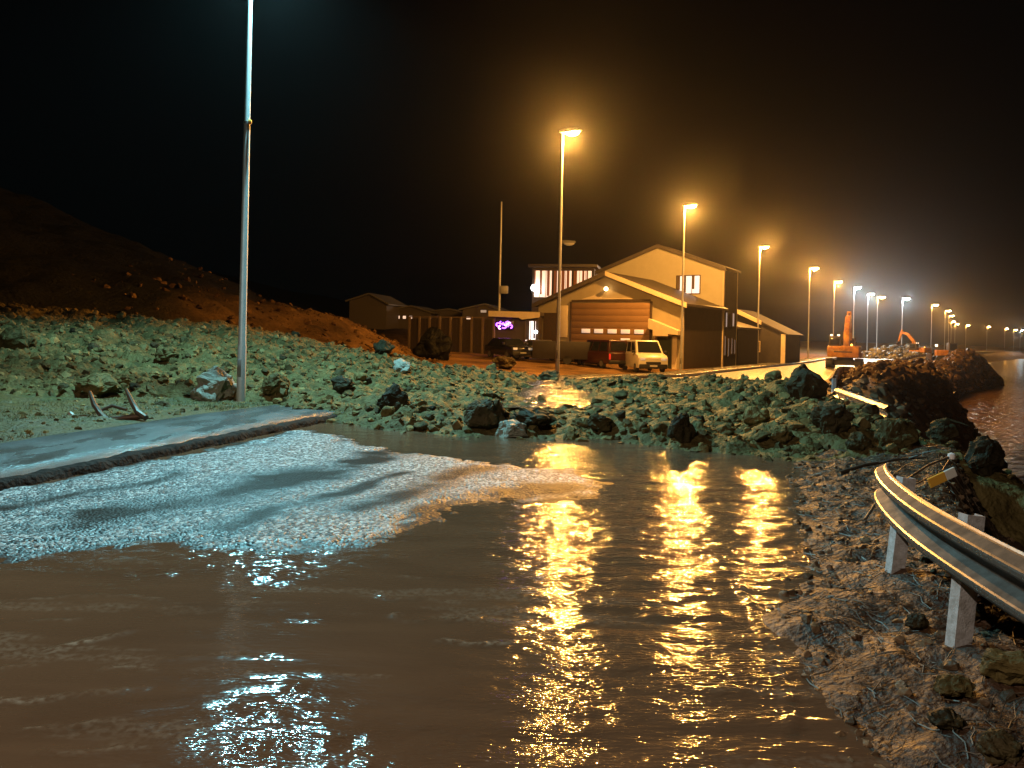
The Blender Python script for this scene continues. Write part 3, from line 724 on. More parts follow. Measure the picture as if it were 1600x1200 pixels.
# base pixel x, head pixel, distance
S_LAMPS = [
 (872, 580, 36.0, 10.9, 's', 'tallest orange street lamp with a wide glow, in front of the garage door', P_SOD),
 (1065, 577, 54.0, 10.6, 's', 'orange street lamp standing at the right front corner of the garage', P_SOD),
 (1184, 573, 75.0, 11.3, 's', 'orange street lamp beside the lit eave of the low annex', P_SOD),
 (1263, 562, 97.0, 11.0, 's', 'orange street lamp left of the large orange excavator', P_SOD),
 (1302, 560, 115.0, 10.6, 's', 'orange street lamp rising behind the large orange excavator', P_SOD),
 (1333, 555, 129.0, 11, 'w', 'white street lamp, the nearer of the adjoining white pair right of the excavator boom', 7500),
 (1355, 552, 144.0, 11, 'w', 'white street lamp, the farther of the adjoining white pair right of the excavator boom', 7500),
 (1370, 550, 153.0, 11, 's', 'orange street lamp just right of the white pair', 5000),
 (1409, 548, 157.0, 11, 'w', 'lone white street lamp between two orange ones above the far excavator', 7500),
 (1455, 545, 178.0, 11, 's', 'orange street lamp above the bulldozer cab', 5000),
 (1476, 545, 203.0, 11, 's', 'distant orange lamp, highest of the tight cluster over the bulldozer', 3000),
 (1482, 545, 240.0, 11, 's', 'distant orange lamp, second highest of the tight cluster over the bulldozer', 3000),
 (1486, 545, 290.0, 11, 's', 'distant orange lamp, third in the tight cluster over the bulldozer', 3000),
 (1492, 545, 320.0, 10.5, 's', 'distant orange lamp, lowest of the tight cluster over the bulldozer', 3000),
 (1509, 545, 335.0, 10.6, 's', 'distant orange lamp standing alone right of the tight cluster', 3000),
 (1542, 545, 350.0, 10.5, 's', 'far orange lamp alone above the sea, between the cluster and the last group', 3000),
 (1570, 545, 372.0, 10.2, 's', 'far orange lamp at the left of the last group near the right edge', 3000),
 (1584, 545, 385.0, 9.9, 's', 'far orange lamp in the middle of the last group near the right edge', 3000),
 (1594, 545, 400.0, 9.5, 'w', 'far white lamp at the right picture edge', 3000)]
for px, by, Z, H, k, lab, pw in S_LAMPS:
    hor = HY+(px-CX)*math.tan(ROLL)
    x = float(at(px, HY, Z).x); zb = float(terrain(x, Z, 0)) if Z < 200 else EYE-(16 if px < 1500 else 10)/F*Z*.5
    if Z == 36.0: zb = max(zb, EYE-(by-hor)/F*Z-.05)
    zt = H-.1 if Z < 200 else None
    head_y = {36.: 208, 54.: 322, 75.: 386, 97.: 419, 115.: 440, 129.: 449, 144.: 459, 153.: 464, 157.: 466, 178.: 476, 203.: 485, 240.: 493, 290.: 502, 320.: 506, 335.: 508, 350.: 510, 372.: 513, 385.: 515, 400.: 516}[Z]
    zt = EYE+(hor-head_y)/F*Z+.08
    street_lamp(k, lab, (x, Z, zb), lamp_rot(Z), zt-zb, SODIUM if k == 's' else COOL, pw, 'street lamps along the coast road', small=Z > 100, size=0, hs=1.2 if Z < 80 else 1.5 if Z < 150 else 1.9)  # heads scaled up with distance, so lens bloom is put into their shape
# the nearest lamp, its head above the picture, and an unseen one added behind the camera to light the foreground
p0 = at(376, 638, 17.1)
t0_ = street_lamp('w', 'nearest street lamp, a bare grey pole rising out of the picture beside the wet pavement', (p0.x, 17.1, float(verge(p0.x, 17.1, dlat(p0.x, 17.1)))-.05), -.2, 10.8, LED, P_LED, 'street lamps along the coast road', size=126)
MB().tube([(.0, 0, 0), (.0, 0, .05)], .078, 14).build('collar', LAMPG, t0_).location = (0, 0, 6.2)
MB().box((.10, -.05, 6.23), (.07, .05, .10), bev=.012).build('amber_reflector', mat('amber reflector', (.8, .35, .05), .25), t0_)
street_lamp('w', 'added unseen street lamp behind the viewpoint at the left kerb', (-8.9, -3.2, 0), -.06, 10.6, (1, .78, .58), P_BACK, 'street lamps along the coast road')
p1 = onT(873, 86); t_ = street_lamp('o', 'unlit street lamp hidden behind the tallest orange one, only its pale head showing', (p1.x, 86, p1.z), -.1, 12.3-p1.z, group='unlit lamps by the buildings', hs=2.2)
for k in PROTO:
    for o in PROTO[k]: bpy.data.objects.remove(o)
# dim mast
pm = onT(779, 66)
t = thing('mast', 'thin unlit mast rising beside the kiosk with the purple sign', 'mast', pm)
MB().tube([(0, 0, -.5), (0, 0, 14.6-1.7)], [.13, .06], 10).build('pole', POLE, t)
MB().box((.38, 0, 5.4), (.7, .4, .7), bev=.05).build('junction_box', LAMPG, t)

# ------------------------------------------------------------------ buildings
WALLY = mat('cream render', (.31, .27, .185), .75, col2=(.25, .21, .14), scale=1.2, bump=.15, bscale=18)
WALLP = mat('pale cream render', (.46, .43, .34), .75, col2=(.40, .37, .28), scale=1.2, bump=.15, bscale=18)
WALLK = mat('shade-darkened wall', (.022, .018, .015), .8, col2=(.035, .028, .022), scale=2)  # house side lost in the dark, its shade put into the colour
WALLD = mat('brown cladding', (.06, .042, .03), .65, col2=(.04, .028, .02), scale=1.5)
DOORM = mat('sectional door', (.24, .14, .07), .55, col2=(.19, .11, .055), scale=1)
TRIM = mat('pale trim', (.62, .52, .38), .5, col2=(.5, .42, .30), scale=3)
ROOFM = mat('dark roof sheet', (.06, .05, .045), .5, col2=(.085, .07, .06), scale=4)
WIN_W = emis('lit window cold', (.55, .78, 1.0), .75); WIN_P = emis('lit window warm', (1, .66, .46), 1.0); WIN_D = mat('dim pane', (.55, .52, .48), .3, emit=(1, .8, .62), estr=.25)
CURT = mat('curtain', (.32, .14, .09), .8); WARM = emis('warm bulb', (1, .62, .25), 14); WHITE = emis('white bulb', (1, .95, .9), 12)
AX = R(-33.8)
def facade(name, label, origin, w, depth, eave, apex, wallm, rot=AX, over=.4, roofm=ROOFM, base_=-1.2, sidem=None, barge=None):
    t = thing(name, label, 'building', origin, rot)
    h = w/2
    b = MB(); b.prism([(0, base_), (w, base_), (w, eave), (h, apex), (0, eave)], .25, Matrix.Translation((0, .125, 0))); b.build('front_wall', wallm, t)
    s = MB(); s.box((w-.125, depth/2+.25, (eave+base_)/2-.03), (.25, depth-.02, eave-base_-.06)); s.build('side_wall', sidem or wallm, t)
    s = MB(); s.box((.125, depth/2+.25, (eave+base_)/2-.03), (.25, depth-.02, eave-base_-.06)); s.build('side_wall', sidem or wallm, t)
    s = MB(); s.prism([(.0, base_), (w, base_), (w, eave), (h, apex), (0, eave)], .2, Matrix.Translation((0, depth+.37, 0))); s.build('rear_wall', wallm, t)
    sl = (apex-eave)/h
    rf = MB()
    rf.prism([(-over, eave-over*sl+.02), (h, apex+.02), (w+over, eave-over*sl+.02), (w+over, eave-over*sl+.2), (h, apex+.22), (-over, eave-over*sl+.2)], depth+.4+2*over, Matrix.Translation((0, depth/2+.2, 0)))
    r = rf.build('roof', roofm, t)
    for k, m_ in enumerate(barge):
        fb = MB(); a, b = ((-over, eave-over*sl), (h, apex)) if k == 0 else ((h, apex), (w+over, eave-over*sl))
        fb.prism([(a[0], a[1]-.12), (b[0], b[1]-.12), (b[0], b[1]+.25), (a[0], a[1]+.25)], .06, Matrix.Translation((0, -over-.04, 0)))
        fb.build('bargeboard', m_, r)
    return t
def win(t, x0, x1, z0, z1, glass, n=2, y=-.02, frame=TRIM, curtain=None, side=False, fw=.07):
    f = MB(); cx, cz = (x0+x1)/2, (z0+z1)/2
    def bx_(a, b, c, d, yy, th):
        c0 = ((a+b)/2, yy, (c+d)/2); dd_ = (b-a, th, d-c)
        if side: c0 = (y-(yy-y), (a+b)/2, (c+d)/2); dd_ = (th, b-a, d-c)
        return c0, dd_
    for a, b, c, d in ((x0-fw, x0, z0-fw, z1+fw), (x1, x1+fw, z0-fw, z1+fw), (x0, x1, z1, z1+fw), (x0, x1, z0-fw, z0)):
        f.box(*bx_(a, b, c, d, y-.02, .08))
    for i in range(1, n):
        xx = x0+(x1-x0)*i/n; f.box(*bx_(xx-.025, xx+.025, z0, z1, y-.015, .06))
    o = f.build('window', frame, t)
    MB().box(*bx_(x0, x1, z0, z1, y, .03)).build('pane', glass, o)
    if curtain is not None:
        q = MB(); k = rnd.Random if False else random.Random(int(x0*100+z0*10))
        xx = x0
        while xx < x1-.1:
            wv = k.uniform(.12, .42); gp = k.uniform(.15, .6)
            q.box(*bx_(xx, min(xx+wv, x1), z0+k.uniform(0, .25)*(z1-z0), z1, y-.02, .02)); xx += wv+gp
        q.build('curtain', curtain, o)
    return o
# garage
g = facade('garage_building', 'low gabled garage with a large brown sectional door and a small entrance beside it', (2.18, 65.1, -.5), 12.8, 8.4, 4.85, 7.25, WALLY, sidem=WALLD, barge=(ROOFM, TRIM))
dm = MB()
for i in range(10): dm.box((6.675, -.04, .25+i*.5), (6.85, .08, .488), bev=.006)
gd = dm.build('garage_door', DOORM, g)
dw = MB()
for xx, zz in ((4.6, 2.75), (5.75, 2.75), (6.95, 2.75), (8.1, 2.75), (9.25, 2.75), (8.1, 2.05)):
    a = MB(); a.box((xx, -.1, zz), (.78, .05, .33), bev=.02); a.build('door_window', mat('pale door pane', (.7, .66, .62), .3, emit=(1, .85, .72), estr=.35), gd)
fr = MB(); fr.box((3.15, -.05, 2.45), (.16, .12, 5.3)); fr.box((10.2, -.05, 2.45), (.16, .12, 5.3)); fr.box((6.675, -.05, 5.18), (6.9, .12, .16)); fr.build('door_frame', DARKM, g)
MB().box((2.45, -.05, 3.5), (.85, .1, 2.6), bev=.01).build('pale_board', TRIM, g)
MB().box((1.2, -.04, 2.4), (1.3, .08, 3.6)).build('dark_shutter', DARKM, g)
MB().prism([(4.2, 5.32), (5.3, 5.62), (6.0, 5.38), (8.6, 5.34), (8.6, 5.29), (4.2, 5.29)], .12, Matrix.Translation((0, -.06, 0))).build('lintel_board', TRIM, g)
pd = MB(); pd.prism([(10.35, 3.75), (12.75, 2.85), (12.75, 2.55), (11.95, 2.62), (11.95, 2.45), (10.75, 2.45), (10.75, 2.9), (10.35, 3.0)], .9, Matrix.Translation((0, -.45, 0))); pd.build('porch_canopy', TRIM, g)
e = MB(); e.box((11.35, -.05, 1.2), (1.12, .1, 2.35)); ed = e.build('entrance_door', mat('dark green door', (.025, .035, .025), .4), g)
MB().box((11.75, -.12, 1.15), (.04, .05, .2)).build('handle', GALV, ed)
MB().box((10.62, -.06, 1.2), (.2, .14, 2.5)).build('door_post', TRIM, g); MB().box((12.2, -.06, 1.2), (.35, .14, 2.5)).build('door_post', TRIM, g)
MB().box((12.74, -.06, 2.0), (.22, .16, 4.6)).build('corner_board', TRIM, g)
wl = MB(); wl.box((6.45, -.12, 6.15), (.12, .2, .2)); wlo = wl.build('wall_lamp', DARKM, g)
MB().lathe([(.01, -.17), (.13, -.12), (.17, 0), (.13, .12), (.01, .17)], 12, Matrix.Translation((6.45, -.33, 6.1))).build('bulb', WARM, wlo)
# tall house behind
c_ = math.cos(AX); s_ = math.sin(AX)
def gl(x, y): return (2.18+c_*x-s_*y, 65.1+s_*x+c_*y)
hx, hy = gl(.9, 8.95)
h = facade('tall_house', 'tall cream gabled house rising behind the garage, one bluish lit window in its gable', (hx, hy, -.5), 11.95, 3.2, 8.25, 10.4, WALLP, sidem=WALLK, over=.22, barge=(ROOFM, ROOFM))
win(h, 7.75, 9.8, 6.25, 7.75, WIN_W, 3, curtain=mat('dark curtain', (.10, .075, .05), .8), frame=DARKM)
MB().box((1.2, -.03, 6.4), (2.2, .05, .25)).build('gable_strip', TRIM, h)
MB().box((11.9, -.05, 3.5), (.16, .14, 9.2)).build('corner_board', TRIM, h)
for a, b, z0, z1, m_ in ((.4, .85, 3.4, 4.6, 0), (2.2, 2.7, 3.5, 4.6, 0), (.3, .5, 1.0, 2.6, 0), (1.2, 1.4, .9, 2.4, 0), (2.1, 2.3, 1.1, 2.4, 0), (2.9, 3.1, 1.1, 2.3, 0)):
    win(h, a, b, z0, z1, mat('faint pane', (.5, .46, .44), .25, emit=(1, .8, .7), estr=.3), 1, y=11.97, side=True, frame=WALLD)
# low wing along the road and the annex at its far end
wx_, wy_ = gl(8.8, 12.9)
wg = thing('low_wing', 'long low dark wing behind the tall house, its blank wall running along the road', 'building', (wx_, wy_, -.5), AX)
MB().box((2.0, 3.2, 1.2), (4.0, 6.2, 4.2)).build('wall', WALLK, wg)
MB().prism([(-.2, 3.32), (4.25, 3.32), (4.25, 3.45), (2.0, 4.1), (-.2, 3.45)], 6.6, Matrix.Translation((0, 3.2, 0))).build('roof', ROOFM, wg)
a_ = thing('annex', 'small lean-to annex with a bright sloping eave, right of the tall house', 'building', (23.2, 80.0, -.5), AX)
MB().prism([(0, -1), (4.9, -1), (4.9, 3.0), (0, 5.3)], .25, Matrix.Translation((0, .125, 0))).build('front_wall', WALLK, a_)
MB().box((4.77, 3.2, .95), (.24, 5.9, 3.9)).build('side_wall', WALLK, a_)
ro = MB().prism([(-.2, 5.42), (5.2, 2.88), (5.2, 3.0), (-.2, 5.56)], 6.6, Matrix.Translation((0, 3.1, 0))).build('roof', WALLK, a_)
MB().prism([(-.2, 5.22), (2.6, 3.92), (2.6, 4.3), (-.2, 5.62)], .3, Matrix.Translation((0, -.38, 0))).build('eave_board', TRIM, ro)
MB().box((4.75, -.05, 1.0), (.42, .16, 4.0)).build('corner_board', TRIM, a_)
win(a_, 1.4, 2.4, 1.2, 2.2, GLASS, 2)
# house with lit upper storey
p = onT(831, 88)
lh = thing('upper_lit_house', 'house behind the garage with a full row of warm lit upstairs windows', 'building', (p.x, 88, p.z), R(-12))
MB().box((3.4, 4, 4.0), (7.0, 8, 9.0)).build('wall', WALLD, lh)
MB().box((3.4, 3.9, 8.75), (7.8, 9, .35), bev=.03).build('roof', ROOFM, lh)
for i in range(3):
    win(lh, .15+i*2.25, 2.15+i*2.25, 5.2, 8.2, WIN_P, 3, curtain=CURT, frame=WALLD)
wl = MB(); wl.box((.15, -.2, 6.3), (.12, .36, .12)); wlo = wl.build('wall_lamp', DARKM, lh)
MB().lathe([(.01, -.4), (.3, -.28), (.42, 0), (.3, .28), (.01, .4)], 14, Matrix.Translation((.3, -.75, 6.2))).build('bulb', WHITE, wlo)
# kiosk
p = onT(768, 62); kq = thing('kiosk', 'small flat roofed kiosk with a pale fascia and a glowing purple sign', 'kiosk', (p.x, 62, p.z), R(-8))
MB().box((1.9, 1.5, 1.2), (3.7, 3.0, 4.0)).build('wall', WALLD, kq)
MB().box((1.9, 1.35, 3.35), (4.0, 3.5, .30), bev=.02).build('roof', ROOFM, kq)
MB().prism([(-.2, 3.05), (2.2, 3.0), (2.5, 2.85), (3.9, 3.05), (3.9, 3.45), (-.2, 3.5)], .1, Matrix.Translation((0, -.48, 0))).build('fascia', TRIM, kq)
PUR = emis('purple neon', (.32, .05, 1.0), 7); PINK = emis('pink neon', (.9, .25, 1.0), 7)
sg = MB(); sg.box((1.05, -.06, 2.38), (1.5, .08, .7), bev=.02); sgo = sg.build('sign_panel', mat('sign board', (.02, .01, .04), .4), kq)
q = MB(); q2 = MB()
def ringp(cx, cz, rx, rz, a0=0, a1=6.28, n=16): return [(cx+rx*math.cos(a0+(a1-a0)*i/n), -.14, cz+rz*math.sin(a0+(a1-a0)*i/n)) for i in range(n+1)]
for cx_, cz_, rr_, a0_ in ((.55, 2.42, .16, .3), (.82, 2.58, .13, 2.), (1.0, 2.3, .20, 4.), (1.3, 2.55, .15, 1.), (1.5, 2.28, .17, 5.)): q.tube(ringp(cx_, cz_, rr_, rr_*.8, a0_, a0_+4.6, 10), .055, 6)
for cx_, cz_, rr_, a0_ in ((.7, 2.2, .12, 1.3), (1.15, 2.48, .12, 3.), (1.45, 2.5, .10, .4)): q2.tube(ringp(cx_, cz_, rr_, rr_, a0_, a0_+3.8, 8), .05, 6)
q.build('neon_ring', PUR, sgo); q2.build('neon_curl', PINK, sgo)
win(kq, 2.75, 3.55, 1.0, 2.75, emis('kiosk window', (1, .88, .85), 1.6), 2, curtain=mat('dark poster', (.05, .04, .05), .6), frame=DARKM)
MB().lathe([(.01, -.14), (.13, -.08), (.15, 0), (.13, .08), (.01, .14)], 12, Matrix.Translation((3.6, -.35, 1.9))).build('lamp', WHITE, kq)
# fence
fx0, fx1 = at(640, HY, 66), at(772, HY, 62)
ft = thing('fence', 'dark timber fence with pale upright posts, left of the kiosk', 'fence', (fx0.x, 66, float(terrain(fx0.x, 66, 0))), math.atan2(-4, fx1.x-fx0.x))
fl = math.hypot(fx1.x-fx0.x, 4); FW = mat('dark fence board', (.075, .055, .04), .7, col2=(.05, .038, .03), scale=6); FP = mat('fence post', (.24, .17, .11), .7, col2=(.16, .12, .08), scale=5)
for i in range(9):
    xx = fl*i/8; MB().box((xx, -.06, 1.25), (.20, .16, 3.3), bev=.01).build('post', FP, ft)
    if i < 8:
        pb = MB()
        for j in range(6): pb.box((xx+fl/48*(2*j+1)/2*1.0+fl/96*0, .05+.012*(j % 2), 1.2), (fl/50, .03, 3.0))
        pb.build('panel', FW, ft)
MB().box((fl/2, .02, 2.85), (fl+.3, .22, .09)).build('top_rail', FP, ft)
# dim houses far left
for px, w_, Z, zt, lab, wins in ((545, 4.6, 92, 4.5, 'dim house with a pale roof edge, farthest left beyond the hill', []),
                             (606, 5.5, 96, 3.3, 'dark house with three small warm windows in a row, left of the huge boulder', [(1.0, 1.5), (1.9, 2.3), (2.7, 3.1)]),
                             (655, 7.0, 98, 3.1, 'dark house with one bright wall lamp, above the huge boulder', []),
                             (722, 5.0, 92, 3.6, 'dim gabled house behind the fence with a pale gable window', [(.5, 1.0)])):
    p = onT(px, Z); zb = p.z
    t = thing('dark_house', lab, 'house', (p.x, Z, zb), R(-10)); hh = EYE+zt-zb
    MB().prism([(0, -1), (w_, -1), (w_, hh*.72), (w_*.55, hh), (0, hh*.8)], 7, Matrix.Translation((0, 3.5, 0))).build('wall', mat('dim wall', (.10, .085, .07), .7), t)
    MB().prism([(-.4, hh*.78), (w_*.55, hh+.03), (w_+.4, hh*.70), (w_+.4, hh*.70+.16), (w_*.55, hh+.2), (-.4, hh*.78+.16)], 7.8, Matrix.Translation((0, 3.5, 0))).build('roof', mat('dim roof', (.15, .14, .12), .5), t)
    for x0, x1 in wins: win(t, x0, x1, hh*.45, hh*.45+.35, WIN_P, 1, frame=DARKM)
    if 'wall lamp' in lab: MB().lathe([(.01, -.22), (.16, -.15), (.22, 0), (.16, .15), (.01, .22)], 10, Matrix.Translation((1.2, -.25, hh*.66))).build('wall_lamp', WARM, t)
    if 'pale gable' in lab: win(t, 2.2, 2.9, hh*.72, hh*.72+.3, WIN_D, 1, frame=DARKM)

# ------------------------------------------------------------------ vehicles
TYRE = BLACK; RIM = mat('wheel rim', (.3, .3, .3), .35, .7)
TAIL = mat('tail lamp red', (.5, .02, .02), .25, emit=(1, .05, .02), estr=.5); HEADL = mat('headlamp glass', (.7, .7, .68), .1, emit=(1, .9, .7), estr=.15)
def vehicle(name, label, cat, loc, rot, L_, W_, belt, roof, paint, cab, hood, lower=.32, group=None, lights=None, trim=BLACK):
    # cab = (rear_bottom, rear_top, front_top, front_bottom) x positions; hood = height at the nose
    t = thing(name, label, cat, loc, rot, group)
    r_, f_ = -L_/2, L_/2
    MB().prism([(r_+.05, lower), (f_-.08, lower), (f_, lower+.25), (f_-.03, hood*.86), (f_-.22, hood), (cab[3], belt), (cab[0], belt), (r_, belt-.06), (r_, lower+.2)], W_, None, .07).build('body', paint, t)
    tw_ = W_*.5-.04; tt = W_*.5-.20
    qv = [(cab[0], -tw_, belt-.05), (cab[3], -tw_, belt-.05), (cab[3], tw_, belt-.05), (cab[0], tw_, belt-.05), (cab[1], -tt, roof), (cab[2], -tt, roof), (cab[2], tt, roof), (cab[1], tt, roof)]
    bm = bmesh.new(); vv = [bm.verts.new(v) for v in qv]
    for f in ((0, 3, 2, 1), (4, 5, 6, 7), (0, 1, 5, 4), (1, 2, 6, 5), (2, 3, 7, 6), (3, 0, 4, 7)): bm.faces.new([vv[i] for i in f])
    bmesh.ops.bevel(bm, geom=bm.edges[:], offset=.06, segments=3, affect='EDGES', profile=.5)
    MB().bm(bm, None, True).build('cabin', paint, t)
    def panel(nm, idx, u0, u1, v0, v1, m_=GLASS, off=.012):
        a, b, c, d = [Vector(qv[i]) for i in idx]
        P_ = lambda u, v: (a*(1-u)+b*u)*(1-v)+(d*(1-u)+c*u)*v
        nrm = (b-a).cross(d-a).normalized()
        q = [P_(u0, v0), P_(u1, v0), P_(u1, v1), P_(u0, v1)]
        MB().add([v+nrm*off for v in q]+[v-nrm*.02 for v in q], [(0, 1, 2, 3), (7, 6, 5, 4), (0, 4, 5, 1), (1, 5, 6, 2), (2, 6, 7, 3), (3, 7, 4, 0)]).build(nm, m_, t)
    panel('windscreen', (1, 2, 6, 5), .07, .93, .12, .90); panel('rear_window', (3, 0, 4, 7), .1, .9, .2, .88)
    for (u0, u1) in ((.06, .34), (.38, .64), (.68, .93)):
        panel('side_window', (0, 1, 5, 4), u0, u1, .16, .86); panel('side_window', (2, 3, 7, 6), 1-u1, 1-u0, .16, .86)
    for sx in (-1, 1):
        for sy in (-1, 1):
            M_ = Matrix.Translation((sx*L_*.31, sy*(W_/2-.10), .33)) @ Euler((R(90), 0, 0)).to_matrix().to_4x4()
            w = MB(); w.lathe([(.02, -.11), (.26, -.11), (.33, -.08), (.335, 0), (.33, .08), (.26, .11), (.02, .11)], 18, M_); wo = w.build('wheel', TYRE, t)
            MB().lathe([(.01, -.12), (.2, -.118), (.2, .118), (.01, .12)], 12, M_).build('rim', RIM, wo)
    for sy in (-1, 1):
        MB().box((f_-.05, sy*(W_/2-.27), hood*.80), (.14, .34, .17), bev=.03).build('headlight', HEADL, t)
        MB().box((r_+.03, sy*(W_/2-.12), belt-.28), (.10, .14, .38), bev=.02).build('tail_light', TAIL, t)
        MB().box((cab[3]-.25, sy*(W_/2+.09), belt+.12), (.12, .2, .16), bev=.03).build('mirror', trim, t)
    MB().box((f_-.02, 0, lower+.12), (.16, W_*.96, .30), bev=.05).build('front_bumper', trim, t)
    MB().box((r_+.02, 0, lower+.12), (.16, W_*.96, .26), bev=.05).build('rear_bumper', trim, t)
    MB().box((f_+.02, 0, lower+.36), (.06, W_*.5, .12), bev=.02).build('grille', trim, t)
    MB().box((f_+.065, 0, lower+.16), (.02, .5, .11)).build('number_plate', mat('plate', (.6, .6, .55), .5), t)
    return t
WPAINT = mat('white van paint', (.78, .74, .62), .25, coat=.4, col2=(.70, .66, .54), scale=2)
RPAINT = mat('dark red paint', (.055, .014, .009), .3, coat=.4, col2=(.04, .011, .008), scale=2)
DPAINT = mat('black car paint', (.02, .02, .022), .25, coat=.4); GPAINT = mat('grey car paint', (.10, .09, .085), .3, coat=.3)
p = onT(1006, 52); vehicle('parked_van', 'white van facing the viewer in front of the garage entrance', 'van', p, R(-83), 4.5, 1.95, 1.25, 2.12, WPAINT, (-2.2, -2.1, .75, 1.55), 1.14)
p = onT(940, 54.5); vehicle('parked_van', 'dark red van with a dark tail parked left of the white van', 'van', p, R(118), 4.4, 1.85, 1.1, 1.95, RPAINT, (-2.15, -2.0, .7, 1.4), 1.05)
p = onT(905, 59); vehicle('parked_car', 'black car half hidden behind the dark box trailer, before the garage door', 'car', p, R(170), 4.4, 1.8, .98, 1.5, DPAINT, (-1.9, -1.3, .45, 1.2), .92)
p = onT(836, 58.5); vehicle('parked_car', 'dark car with a red tail lamp, left of the box trailer', 'car', p, R(176), 4.3, 1.8, 1.0, 1.52, GPAINT, (-1.9, -1.2, .5, 1.25), .95)
p = onT(795, 57.5); vehicle('parked_car', 'dark car with small bright headlamps under the purple sign', 'car', p, R(-60), 4.2, 1.8, 1.0, 1.5, DPAINT, (-1.9, -1.2, .5, 1.25), .95)
p = onT(884, 55.5); t = thing('box_trailer', 'long low dark box trailer in front of the garage door', 'trailer', p, R(-7))
MB().box((0, 0, 1.0), (4.6, 1.9, 1.25), bev=.04).build('box_body', mat('grey tarpaulin side', (.035, .03, .027), .6, col2=(.022, .018, .016), scale=2), t)
MB().box((2.36, 0, 1.0), (.08, 1.8, 1.2), bev=.02).build('rear_door', BLACK, t)
for sy in (-1, 1):
    MB().lathe([(.02, -.1), (.3, -.1), (.32, 0), (.3, .1), (.02, .1)], 16, Matrix.Translation((.2, sy*.85, .32)) @ Euler((R(90), 0, 0)).to_matrix().to_4x4()).build('wheel', TYRE, t)
MB().tube([(-2.3, 0, .5), (-3.2, 0, .5), (-3.25, 0, .02)], .05, 8).build('drawbar', DARKM, t)

